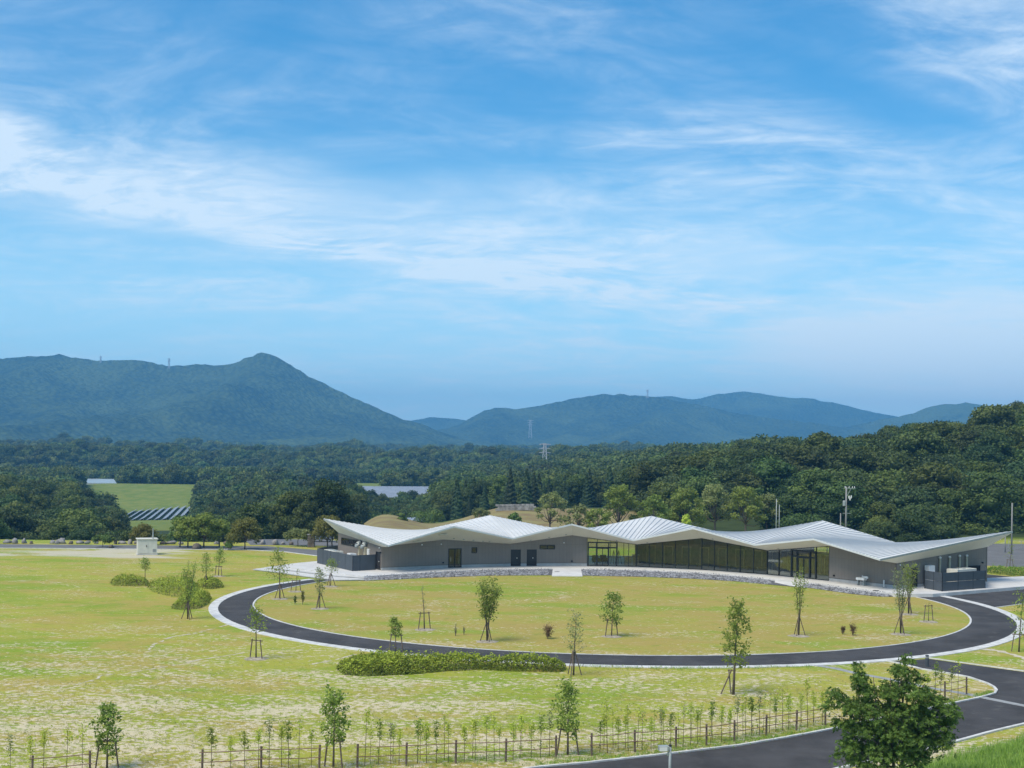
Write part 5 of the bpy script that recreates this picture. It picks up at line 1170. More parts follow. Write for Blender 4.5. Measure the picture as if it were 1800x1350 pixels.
# parked car
b = G(563, 952.5); e = empty('parked_car', b, .1, 'silver blue car parked behind the stone pillar', 'car')
prof = [(-2.1, .35), (-2.15, .75), (-1.9, .9), (-1.35, .95), (-.75, 1.42), (.75, 1.45), (1.5, 1.0), (2.05, .85), (2.1, .4)]
mb = MB(); n = len(prof); mb.add([(x, -.82 if z_ < 1 else -.66, z_) for x, z_ in prof] + [(x, .82 if z_ < 1 else .66, z_) for x, z_ in prof], [tuple(range(n)), tuple(range(2 * n - 1, n - 1, -1))] + [(i, n + i, n + i + 1, i + 1) for i in range(n - 1)]); mb.build('body', M['car_paint'], e)
for s_ in (-1, 1):
    mb = MB(); mb.add([(-1.2, s_ * .80, .98), (-.7, s_ * .69, 1.36), (.68, s_ * .69, 1.38), (1.28, s_ * .80, 1.02)], [(0, 1, 2, 3) if s_ < 0 else (3, 2, 1, 0)]); mb.build('side_window', M['gap'], e)
    for x in (-1.3, 1.3):
        mb = MB(); mb.tube([(x, s_ * .62, .32), (x, s_ * .86, .32)], .32, 14); wv = mb.build('wheel', M['rubber'], e); mb = MB(); mb.tube([(x, s_ * .85, .32), (x, s_ * .875, .32)], .18, 10); mb.build('rim', M['silver'], wv)
    mb = MB(); mb.box((2.06, s_ * .6, .68), (.08, .3, .14), 0, .02); mb.build('headlight', M['white'], e)
mb = MB(); mb.add([(.78, -.6, 1.44), (.78, .6, 1.44), (1.46, .72, 1.03), (1.46, -.72, 1.03)], [(0, 3, 2, 1)]); o = mb.build('windscreen', M['gap'], e); o.location = (.02, 0, .02)
# poles behind the building
def pole(x, ytop, Y, r, label, name='utility_pole', cat='pole', group=None, arms=False, m='pole'):
    b = at(x, Y); h = hgt(x, ytop, Y, b.z); e = empty(name, b, 0, label, cat, group); mb = MB(); mb.lathe((0, 0, 0), [(r, -.3), (r * .75, h)], 10); mb.build('shaft', M[m], e, smooth=True)
    if arms:
        mb = MB(); mb.box((.55, 0, h - .25), (1.9, .09, .09)); o = mb.build('crossarm', M['galv'], e); mb = MB(); mb.tube([(.1, 0, h - 1.6), (.8, 0, h - .3)], .04, 5); mb.build('brace', M['galv'], o)
        for i, dx in enumerate((-.2, .45, 1.0, 1.35)): mb = MB(); mb.lathe((dx, 0, h - .2), [(.05, 0), (.09, .06), (.05, .12), (.08, .18), (.03, .26)], 8); mb.build('insulator', M['white'], o)
        for i, (dx, dz) in enumerate(((.45, 2.0), (.8, 1.95), (.6, 2.3))): mb = MB(); mb.lathe((dx, -.1, h - dz), [(.05, 0), (.11, .1), (.11, .4), (.04, .5)], 8); mb.build('cutout_switch', M['white'], e)
        mb = MB(); mb.lathe((-.32, 0, h - 3.2), [(.24, 0), (.26, .1), (.26, .8), (.2, .9)], 12); mb.build('transformer', M['galv'], e)
        mb = MB(); mb.box((.1, 0, h - 4.4), (1.3, .08, .08)); mb.build('lower_crossarm', M['galv'], e); mb = MB(); mb.lathe((.0, 0, 1.2), [(r * 1.06, 0), (r * 1.06, .5)], 10); mb.build('marker_sleeve', M['white'], e)
    return b, h
b1, h1 = pole(1488.5, 855.5, 214, .17, 'grey concrete utility pole with transformer in front of the hillside wood', arms=True)
pole(1479, 902, 205, .11, 'short pale pole next to the transformer pole'); pole(1366, 877, 204, .07, 'slim grey pole, taller of the twin poles behind the roof', m='galv'); pole(1371.2, 887, 204, .06, 'slim grey pole, shorter of the twin poles behind the roof', m='galv')
pole(1780.3, 884, 196, .13, 'pale concrete pole beside the right roof tip'); pole(1769, 940, 200, .1, 'short white post beneath the right roof tip')
for i, dz in enumerate((.0, .12)):
    mb = MB(); pts = []
    for j in range(13):
        t = j / 12; pts.append((b1.x + 1.2 + 80 * t, b1.y + 4 * t, b1.z + h1 + .1 - dz + 5 * t - 6 * t * (1 - t)))
    mb.tube(pts, .02, 4); prop(mb.build('power_line', M['gap'], recenter=pts[0]), 'thin power line running from the transformer pole into the wood', 'cable', 'power lines')
# wire fence at the car park edge
e = empty('mesh_fence', at(1775, 206), 0, 'green mesh fence along the far edge of the car park', 'fence'); L_ = 26.
for i in range(14): mb = MB(); mb.tube([(i * 2, 0, 0), (i * 2, 0, 1.5)], .035, 5); mb.build('post', M['galv'], e)
for z in (.1, .8, 1.45): mb = MB(); mb.tube([(0, 0, z), (L_, 0, z)], .02, 4); mb.build('rail', M['galv'], e)
mb = MB()
for i in range(130): mb.box((i * .2 + .1, 0, .77), (.012, .012, 1.35))
prop(mb.build('mesh_wires', M['galv'], e), kind='stuff')
# retaining wall and pale court behind the dry slope
for (xa, xb, ya, Y, h, m, lab) in ((872, 940, 893, 262, 1.3, 'dark_rock', 'low brown retaining wall above the dry slope'),):
    a, b = at(xa, Y), at(xb, Y); e = empty('retaining_wall', a, 0, lab, 'wall'); n = 9
    for r in range(3):
        for i in range(n):
            w_ = (b.x - a.x) / n; mb = MB(); mb.box(((i + .5 + (.5 if r % 2 else 0)) * w_, 0, .2 + h * (r + .5) / 3 + (b.z - a.z) * i / n), (w_ - .03, .5, h / 3 - .03), 0, .03); mb.build('stone_block', M['boulder'], e)

# ------------------------------------------------------------------ young trees with stakes
def stakes(e, kind, h, m='stake'):
    """supports tied to a young tree"""
    if kind == 'tripod':
        for i in range(3):
            a = i * 2.094 + .5; mb = MB(); mb.tube([(.55 * math.cos(a), .55 * math.sin(a), -.05), (.07 * math.cos(a), .07 * math.sin(a), h)], .036, 6); mb.build('stake', M[m], e)
    elif kind == 'gate':
        for s in (-1, 1): mb = MB(); mb.tube([(s * .52, 0, -.05), (s * .34, 0, h)], .04, 6); mb.build('stake', M[m], e)
        mb = MB(); mb.tube([(-.5, .04, h * .93), (.5, .04, h * .93)], .04, 6); mb.build('crossbar', M[m], e)
    elif kind == 'pair':
        mb = MB(); mb.tube([(-.75, -.1, -.05), (-.12, 0, h)], .045, 6); mb.build('stake', M[m], e); mb = MB(); mb.tube([(-.16, .15, -.05), (-.3, .02, h)], .045, 6); mb.build('stake', M['bark_pale'], e)
        mb = MB(); mb.tube([(-.35, .0, h * .97), (.12, 0, h * .97)], .035, 6); mb.build('crossbar', M[m], e)
def leaves_on(pts, n, size, rnd, spread_, lm, per=6):
    """sprays of small leaves round twig points"""
    P_ = np.array(pts); k = rnd.integers(0, len(P_), n); pos = P_[k] + rnd.normal(size=(n, 3)) * spread_
    nr = unit(rnd.normal(size=(n, 3)) * .8 + np.array([0, -.15, .8])); V_, F_ = leaf_quads(pos, nr, size * rnd.uniform(.7, 1.3, n), rnd, .55)
    return np_mesh('foliage', V_, F_, [M[lm]], np.clip(.2 + .7 * rnd.random(n), 0, 1))
def sapling(x, yb, yt, wpx, form, label, lm='leaf_sapling', nl=500, stake='tripod', sh=1.3, ls=.075, seed=None, first=.35, bark='bark', soil=True):
    b = G(x, yb); H = hgt(x, yt, b.y, 0); R = wpx * b.y / FOC / 2; rnd = np.random.default_rng(seed or int(x * 7 + yb)); e = empty('young_tree', b, rnd.uniform(-.6, .6), label, 'young tree', 'staked young trees')
    mb = MB(); tips = []
    if form == 'vase':
        for i in range(int(rnd.integers(5, 8))):
            a = i * 2.4 + rnd.random(); r = R * rnd.uniform(.35, .95); hh = H * rnd.uniform(.78, 1.)
            pts = [np.array([.03 * math.cos(a), .03 * math.sin(a), 0.]), np.array([r * .18 * math.cos(a), r * .18 * math.sin(a), H * .3]), np.array([r * .6 * math.cos(a), r * .6 * math.sin(a), H * .62]), np.array([r * math.cos(a), r * math.sin(a), hh])]
            mb.tube(pts, [.035, .028, .018, .006], 5)
            for t in np.linspace(first, 1, 16):
                j = min(2, int(t * 3)); p = pts[j] + (pts[j + 1] - pts[j]) * (t * 3 - j); tips.append(p)
                a2 = rnd.uniform(0, 6.28); q = p + np.array([math.cos(a2), math.sin(a2), .7]) * R * .3 * (1.1 - .5 * t); tips += [q, (p + q) / 2]; mb.tube([p, q], [.008, .003], 4)
    else:
        lean = rnd.uniform(-.09, .09) * H; top_ = np.array([lean, rnd.uniform(-.03, .03) * H, H]); mid = np.array([lean * .3, 0, H * .5])
        mb.tube([(0, 0, -.05), mid * .5, mid, top_], [.014 * H + .012, .011 * H + .01, .008 * H + .006, .004], 6)
        nb = {'column': 26, 'sparse': 18, 'spread': 24, 'bare': 9}[form]
        for i in range(nb):
            t = first + (1 - first) * (i + .4) / nb; p = (mid * t * 2 if t < .5 else mid + (top_ - mid) * (t * 2 - 1)); a = i * 2.4 + rnd.uniform(-.4, .4)
            q_ = (t - first) / (1 - first); ln = R * ({'column': .55 + .5 * math.sin(3.1 * min(1, q_ + .15)), 'sparse': 1 - .6 * q_, 'spread': 1.05 - .75 * q_, 'bare': .8 - .5 * q_}[form]) * rnd.uniform(.7, 1.1)
            q = p + np.array([math.cos(a) * ln, math.sin(a) * ln, ln * rnd.uniform(.3, .9)]); mb.tube([p, (p + q) / 2 + np.array([0, 0, -.03]), q], [.012, .008, .003], 4)
            tips += [q, q, (p + q) / 2, p + (q - p) * .75]
        tips.append(top_)
    o = mb.build('trunk', M[bark], e, smooth=True)
    if nl: link('foliage', leaves_on(tips, nl, ls, rnd, R * .13 + .04, lm), e)
    if stake: stakes(e, stake, sh)
    if soil:
        mb = MB(); n = 18; ring = [((.75 + .2 * rnd.random()) * math.cos(2 * math.pi * j / n), (.75 + .2 * rnd.random()) * math.sin(2 * math.pi * j / n)) for j in range(n)]
        mb.add([(p[0], p[1], .006) for p in ring] + [(p[0] * .5, p[1] * .5, .07) for p in ring] + [(0, 0, .08)], [(j, (j + 1) % n, n + (j + 1) % n, n + j) for j in range(n)] + [(n + j, n + (j + 1) % n, 2 * n) for j in range(n)])
        mb.build('soil_mound', M['soil'], e, smooth=True)
    return e
M['soil'] = mat('soil', (.34, .30, .23), .95, .3, 3, .1, .6, 10)
SAP = [
 (255, 1025, 983, 17, 'column', 'small dark leaved young tree with thick wrapped trunk beside the low azalea mounds', 'leaf_sapling_dark', 420, None, 1, .07, .5, False),
 (330, 1088, 990, 38, 'vase', 'leafy staked young tree in front of the azalea mounds', 'leaf_sapling', 1100, 'tripod', 1.3, .075, .4, False),
 (362, 1032, 973, 24, 'spread', 'slender young tree growing out of the azalea mounds', 'leaf_sapling', 500, 'tripod', 1.2, .075, .35, False),
 (384, 1013, 966, 24, 'spread', 'young tree with dense grey green top behind the azalea mounds', 'leaf_sapling_dark', 520, 'gate', 1.2, .08, .4, True),
 (330.5, 1008, 985, 6, 'bare', 'thin whip behind the tall leafy tree of the azalea mounds', 'leaf_sapling', 60, None, 1, .06, .4, False),
 (492, 1053, 970, 46, 'spread', 'wide branched young tree where the path meets the stepped terrace', 'leaf_sapling', 850, 'tripod', 1.4, .085, .3, True),
 (520, 1040, 1001, 14, 'bare', 'nearly bare staked sapling beside the inner path kerb', 'leaf_sapling', 60, 'gate', 1.2, .06, .4, True),
 (562, 1070, 1001, 18, 'column', 'narrow variegated young tree on the lawn by two small conifers', 'leaf_olive', 480, 'tripod', 1.5, .08, .35, True),
 (581, 1031, 985, 26, 'sparse', 'young tree with a tuft of leaves in front of the dark fence', 'leaf_sapling', 360, 'tripod', 1.4, .08, .5, True),
 (450, 1158, 1070, 38, 'sparse', 'thin young tree outside the path curve with airy pale crown', 'leaf_sapling', 420, 'gate', 1.35, .08, .5, True),
 (696, 1146, 1087, 18, 'column', 'bright green poplar like sapling behind the long hedge', 'leaf_sapling', 520, 'gate', 1.3, .08, .45, False),
 (746, 1107, 1030, 12, 'bare', 'bare staked sapling on the lawn between hedge and building', 'leaf_olive', 70, 'gate', 1.45, .06, .45, True),
 (856, 1128, 1015, 52, 'vase', 'largest vase shaped young tree on the oval lawn', 'leaf_sapling', 1900, 'tripod', 1.45, .085, .42, True),
 (1075, 1119, 1046, 38, 'column', 'clumpy dark green young tree in the middle of the oval lawn', 'leaf_sapling_dark', 800, 'gate', 1.4, .095, .25, True),
 (1008, 1187, 1080, 40, 'sparse', 'wispy grey green young tree at the end of the long hedge', 'leaf_olive', 650, 'tripod', 1.6, .06, .35, False),
 (1289, 1221, 1062, 46, 'column', 'tallest slim young tree between the path and the bamboo fence', 'leaf_sapling', 1300, 'pair', 1.5, .095, .3, False),
 (1404, 1118, 993, 34, 'vase', 'multi stemmed young tree in front of the glazed entrance', 'leaf_sapling', 700, 'tripod', 1.5, .07, .4, True),
 (1583, 1115, 992, 44, 'vase', 'feathery multi stemmed young tree in front of the plant yard door', 'leaf_olive', 1100, 'tripod', 1.5, .065, .42, True),
 (1597, 1080, 985, 34, 'vase', 'young tree just behind the feathery one near the path end', 'leaf_sapling', 900, 'tripod', 1.5, .075, .45, True),
 (1632, 1093, 1058, 8, 'bare', 'bare stick of a sapling with two stakes at the lawn end', 'leaf_sapling', 24, 'gate', 1.5, .06, .5, True),
 (1791, 1146, 1043, 42, 'sparse', 'drooping young tree beside the outer gutter of the path', 'leaf_sapling_dark', 420, 'gate', 1.4, .08, .2, False),
 (1775, 999, 958, 18, 'bare', 'thin young tree planted in the clipped hedge by the car park', 'leaf_sapling', 140, 'gate', 1.2, .07, .3, False),
 (188, 1352, 1243, 44, 'column', 'upright young tree standing in the gap of the bamboo fence by the shortest run', 'leaf_sapling_dark', 900, 'gate', 1.35, .085, .2, False),
 (586, 1350, 1220, 44, 'column', 'upright young tree in the fence gap opposite the wide end of the hedge', 'leaf_sapling_dark', 900, 'gate', 1.35, .085, .3, False),
 (998, 1327, 1206, 44, 'column', 'upright young tree in the fence gap behind the pole mounted floodlight', 'leaf_sapling_dark', 950, 'gate', 1.3, .085, .25, False)]
for x, yb, yt, w, form, lab, lm, nl, st, sh, ls, first, soil in SAP:
    sapling(x, yb, yt, w, form, lab, lm, nl, st, sh, ls, None, first, 'bark', soil)
# small shrubs on the oval lawn
def small_shrub(x, yb, yt, wpx, lm, label, n=420, group=None, cone=False):
    b = G(x, yb); H = hgt(x, yt, b.y, 0); R = wpx * b.y / FOC / 2; rnd = np.random.default_rng(int(x)); e = empty('shrub', b, 0, label, 'shrub', group); mb = MB(); tips = []
    for i in range(9):
        a = i * 2.4; q = np.array([R * .8 * math.cos(a) * rnd.uniform(.3, 1), R * .8 * math.sin(a) * rnd.uniform(.3, 1), H * rnd.uniform(.55, 1)])
        if cone: q[:2] *= 1.3 * (1.1 - q[2] / H)
        mb.tube([(0, 0, -.03), q * np.array([.4, .4, .5]), q], [.02, .014, .005], 5); tips += [q, q * .75, q * .5, q * np.array([.8, .8, .9])]
    mb.build('stems', M['bark'], e); link('foliage', leaves_on(tips, n, .055, rnd, R * .28, lm), e)
small_shrub(963, 1123, 1100, 22, 'leaf_dead', 'dead brown shrub alone on the oval lawn', 520); small_shrub(1481.5, 1115, 1099, 10, 'leaf_dead', 'smaller of the two withered brown shrubs side by side on the lawn', 260); small_shrub(1499, 1117, 1097, 13, 'leaf_dead', 'larger of the two withered brown shrubs side by side on the lawn', 340)
small_shrub(518.5, 1062.5, 1047, 7, 'leaf_pine', 'smaller dark dwarf conifer by the path curve', 260, cone=True); small_shrub(532, 1063, 1039, 9, 'leaf_brown', 'taller bronze dwarf conifer by the path curve', 360, cone=True)
small_shrub(801, 1118, 1095, 8, 'leaf_olive', 'tiny wispy shoot on bare soil near the largest lawn tree', 40); small_shrub(815.5, 1116, 1101, 6, 'leaf_olive', 'tiniest leafy shoot beside the wispy one on bare soil', 40)
# azalea beds and hedges: lumpy leaf masses
def leaf_bed(name, outline, h, n, lm, label, ls=.085, seed=1, lump=.9, cat='hedge'):
    """outline: ground pixels round the bed"""
    pts = np.array([tuple(G(x, y))[:2] for x, y in outline]); c = pts.mean(0); rnd = np.random.default_rng(seed); mn, mx_ = pts.min(0), pts.max(0)
    def inside(q):
        r = np.zeros(len(q), bool); j = len(pts) - 1
        for i in range(len(pts)):
            xi, yi = pts[i]; xj, yj = pts[j]; t = ((yi > q[:, 1]) != (yj > q[:, 1])) & (q[:, 0] < (xj - xi) * (q[:, 1] - yi) / (yj - yi + 1e-12) + xi); r ^= t; j = i
        return r
    q = rnd.uniform(mn, mx_, (n * 4, 2)); q = q[inside(q)][:n]
    d = np.full(len(q), 1e9)
    for i in range(len(pts)):
        a, b = pts[i], pts[(i + 1) % len(pts)]; ab = b - a; t = np.clip(((q - a) @ ab) / (ab @ ab), 0, 1); d = np.minimum(d, np.linalg.norm(q - a - t[:, None] * ab, axis=1))
    bush = (np.sin(q[:, 0] * 4.4 / lump + np.sin(q[:, 1] * 2.1)) * np.cos(q[:, 1] * 3.9 / lump + np.sin(q[:, 0] * 1.7)))
    H_ = h * np.sqrt(np.clip(d / (h * .9), 0, 1)) * (1 + .22 * bush + .10 * np.sin(q[:, 0] * 1.3) + .10 * np.sin(q[:, 0] * 9.1) * np.sin(q[:, 1] * 8.3))
    u = rnd.random(len(q)); z = H_ * np.where(u < .62, rnd.uniform(.84, 1.10, len(q)), rnd.uniform(.1, 1, len(q))) * np.where(rnd.random(len(q)) < .05, rnd.uniform(1.1, 1.5, len(q)), 1.)
    pos = np.column_stack([q, z]); out_ = unit(np.column_stack([q - c, np.zeros(len(q))])); nr = unit(np.column_stack([np.zeros((len(q), 2)), np.full(len(q), 1.)]) + out_ * np.clip(1 - d / h, 0, 1)[:, None] * .9 + rnd.normal(size=(len(q), 3)) * .55)
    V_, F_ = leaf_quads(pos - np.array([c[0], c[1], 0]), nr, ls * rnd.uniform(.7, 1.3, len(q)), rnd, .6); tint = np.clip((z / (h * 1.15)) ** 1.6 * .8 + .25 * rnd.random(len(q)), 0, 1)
    e = empty(name, (c[0], c[1], 0), 0, label, cat); link('foliage', np_mesh('foliage', V_, F_, [M[lm]], tint), e)
    mb = MB(); 
    for i in range(min(60, len(q))): mb.tube([(q[i, 0] - c[0], q[i, 1] - c[1], -.05), (q[i, 0] - c[0] + .1, q[i, 1] - c[1], H_[i] * .8)], .02, 4)
    prop(mb.build('twigs', M['bark'], e), kind='stuff')
leaf_bed('azalea_hedge', [(590, 1176), (612, 1168), (680, 1164), (760, 1166), (850, 1168), (930, 1170), (990, 1172), (997, 1178), (985, 1182), (900, 1181), (850, 1178), (790, 1180), (720, 1186), (650, 1189), (605, 1187)], 0.72, 15000, 'leaf_azalea', 'long loose azalea hedge beside the black path', .085, 1)
leaf_bed('azalea_mound', [(192, 1026), (210, 1021), (240, 1021), (262, 1025), (258, 1031), (225, 1031), (200, 1030)], .75, 2600, 'leaf_azalea', 'low yellowish azalea mound at the thin end of the group', .08, 2)
leaf_bed('azalea_mound', [(258, 1032), (300, 1024), (330, 1026), (350, 1034), (345, 1046), (318, 1052), (288, 1047), (265, 1040)], .85, 4200, 'leaf_azalea', 'wide azalea mound in the middle of the group', .08, 3)
leaf_bed('azalea_mound', [(338, 1033), (365, 1024), (390, 1027), (394, 1033), (372, 1036), (350, 1036)], .75, 2200, 'leaf_azalea', 'azalea mound under the slender young tree', .08, 4)
leaf_bed('azalea_mound', [(300, 1070), (312, 1060), (325, 1050), (352, 1047), (372, 1052), (366, 1062), (350, 1070), (320, 1073)], .85, 4200, 'leaf_azalea', 'bright azalea mound behind the leafy staked tree', .08, 5)
leaf_bed('clipped_hedge', [(1734, 1003), (1800, 1010), (1990, 1028), (1990, 1034), (1800, 1015.5), (1736, 1008)], .85, 7000, 'leaf_hedge', 'bright green clipped hedge along the car park', .09, 6)

# ------------------------------------------------------------------ bamboo fence and whips
POSTS = [[(56, 1372), (158, 1363)], [(355, 1360), (459, 1354), (561, 1351)], [(628, 1349.5), (714, 1346.5), (801, 1342), (889, 1339), (977, 1333)], [(1040, 1328.5), (1116, 1322), (1188, 1316), (1242, 1311), (1291, 1303.5), (1347, 1293), (1400, 1284), (1451, 1275)], [(1622, 1237), (1661, 1229.5), (1699, 1221)]]
RUNL = ['short bamboo fence run before the upright tree by the meadow corner', 'bamboo fence run between two upright trees beside the open meadow', 'bamboo fence run below the long hedge', 'longest bamboo fence run following the road kerb', 'short bamboo fence run on the road island by the drain']
for run, lab in zip(POSTS, RUNL):
    ps = [G(x, y) for x, y in run]; e = empty('bamboo_fence', ps[0], 0, lab, 'fence', 'bamboo fence runs along the road')
    for p in ps:
        q = p - ps[0]; mb = MB(); mb.tube([(q.x, q.y, -.1), (q.x + random.uniform(-.02, .02), q.y, 1.08)], .052, 7); mb.build('post', M['stake'], e)
    for a, b in zip(ps, ps[1:]):
        a_, b_ = a - ps[0], b - ps[0]
        for z in (.52, .95):
            mb = MB(); d = (b_ - a_).normalized() * .12; mb.tube([(a_.x - d.x, a_.y - d.y - .06, z), ((a_.x + b_.x) / 2, (a_.y + b_.y) / 2 - .06, z - .02), (b_.x + d.x, b_.y + d.y - .06, z + random.uniform(-.02, .02))], .02, 5); mb.build('rail', M['bamboo'], e)
WX = [14, 48, 73, 113, 141, 372, 404, 430, 453, 472, 493, 507, 525, 546, 640, 664, 685, 701, 733, 749, 767, 788, 816, 835, 855, 869, 902, 914, 934, 950, 966, 1055, 1068, 1087, 1105, 1129, 1145, 1163, 1179, 1201, 1215, 1228, 1251, 1269, 1283, 1297, 1312, 1323, 1336, 1354, 1366, 1378, 1388, 1410, 1420, 1432, 1446, 1630, 1645, 1655, 1672, 1684]
allp = sorted(p for r in POSTS for p in r)
def whip_proto(seed, lm):
    rnd = np.random.default_rng(seed); H = rnd.uniform(1.7, 2.3); mb = MB(); top_ = np.array([rnd.uniform(-.08, .08), 0, H]); mb.tube([(0, 0, -.05), top_ * .5, top_], [.016, .012, .004], 5); tips = []
    f0 = rnd.uniform(.5, .7)
    for i in range(8):
        t = f0 + (1 - f0) * i / 8; a = i * 2.4; p = top_ * t; q = p + np.array([math.cos(a), math.sin(a), .8]) * rnd.uniform(.06, .16); mb.tube([p, q], [.006, .002], 4); tips += [q, p]
    tips += [top_, top_ * .97]
    for i in range(2): t = rnd.uniform(.15, .5); tips.append(top_ * t)
    return mb.mesh('stem', M['bark'], smooth=True), leaves_on(tips, int(rnd.integers(80, 190)), .055, rnd, .075, lm)
WPR = [whip_proto(700 + i, ['leaf_lime', 'leaf_lime', 'leaf_sapling', 'leaf_lime', 'leaf_sapling_dark', 'leaf_lime', 'leaf_lime', 'leaf_olive'][i]) for i in range(8)]
WLAB = ['yellow green', 'yellow green', 'mid green', 'yellow green', 'dark green', 'yellow green', 'yellow green', 'grey green']
for x in WX:
    yb = float(np.interp(x, [p[0] for p in allp], [p[1] for p in allp])) - 1.2; b = G(x, yb); b.y += random.uniform(.0, .35); i = random.randrange(8)
    e = empty('whip_sapling', b, random.uniform(0, 6.28), 'thin %s whip sapling tied to the bamboo fence' % WLAB[i], 'sapling', '%s whips along the bamboo fence' % WLAB[i])
    s = random.uniform(.85, 1.12); e.scale = (s, s, s); link('stem', WPR[i][0], e); link('foliage', WPR[i][1], e)
# second, looser row behind the fence
for x in list(range(1060, 1450, 22)) + list(range(650, 960, 45)):
    yb = float(np.interp(x, [p[0] for p in allp], [p[1] for p in allp])) - 7 - random.uniform(0, 4); b = G(x + random.uniform(-6, 6), yb); i = random.choice((0, 1, 3, 5))
    e = empty('whip_sapling', b, random.uniform(0, 6.28), 'thin yellow green whip sapling in the row behind the bamboo fence', 'sapling', 'whips behind the bamboo fence'); s = random.uniform(.75, 1.0); e.scale = (s, s, s); link('stem', WPR[i][0], e); link('foliage', WPR[i][1], e)

# ------------------------------------------------------------------ floodlight pole, bollard
b = G(1177, 1390); zt = P(1177, 1312, b.y).z
e = empty('floodlight', (b.x, b.y, TZ(b.x, b.y)), 0, 'grey box floodlight on a green galvanised pole by the road', 'lamp'); zt -= TZ(b.x, b.y)
mb = MB(); mb.lathe((0, 0, 0), [(.07, -.1), (.06, zt)], 10); mb.build('pole', M['galv'], e, smooth=True); mb = MB(); mb.lathe((0, 0, zt), [(.07, 0), (.07, .06), (.05, .09)], 10); mb.build('cap', M['black'], e)
mb = MB(); mb.box((-.28, 0, zt - .08), (.44, .26, .24), .15, .03); o = mb.build('lamp_housing', M['galv'], e); mb = MB(); mb.box((-.30, -.14, zt - .1), (.34, .03, .16), .15); mb.build('lens', M['white'], o); mb = MB(); mb.box((-.05, 0, zt - .32), (.12, .1, .16)); mb.build('junction_box', M['galv'], e)
b = G(1629.5, 1172); e = empty('bollard_light', b, 0, 'short dark bollard light at the corner of the branch road', 'bollard'); mb = MB(); mb.lathe((0, 0, 0), [(.12, 0), (.12, .6)], 14); mb.build('post', M['fence'], e); mb = MB(); mb.lathe((0, 0, .6), [(.10, 0), (.10, .14)], 14); mb.build('lens', M['drain'], e); mb = MB(); mb.lathe((0, 0, .74), [(.13, 0), (.13, .05), (.08, .08)], 14); mb.build('cap', M['fence'], e)

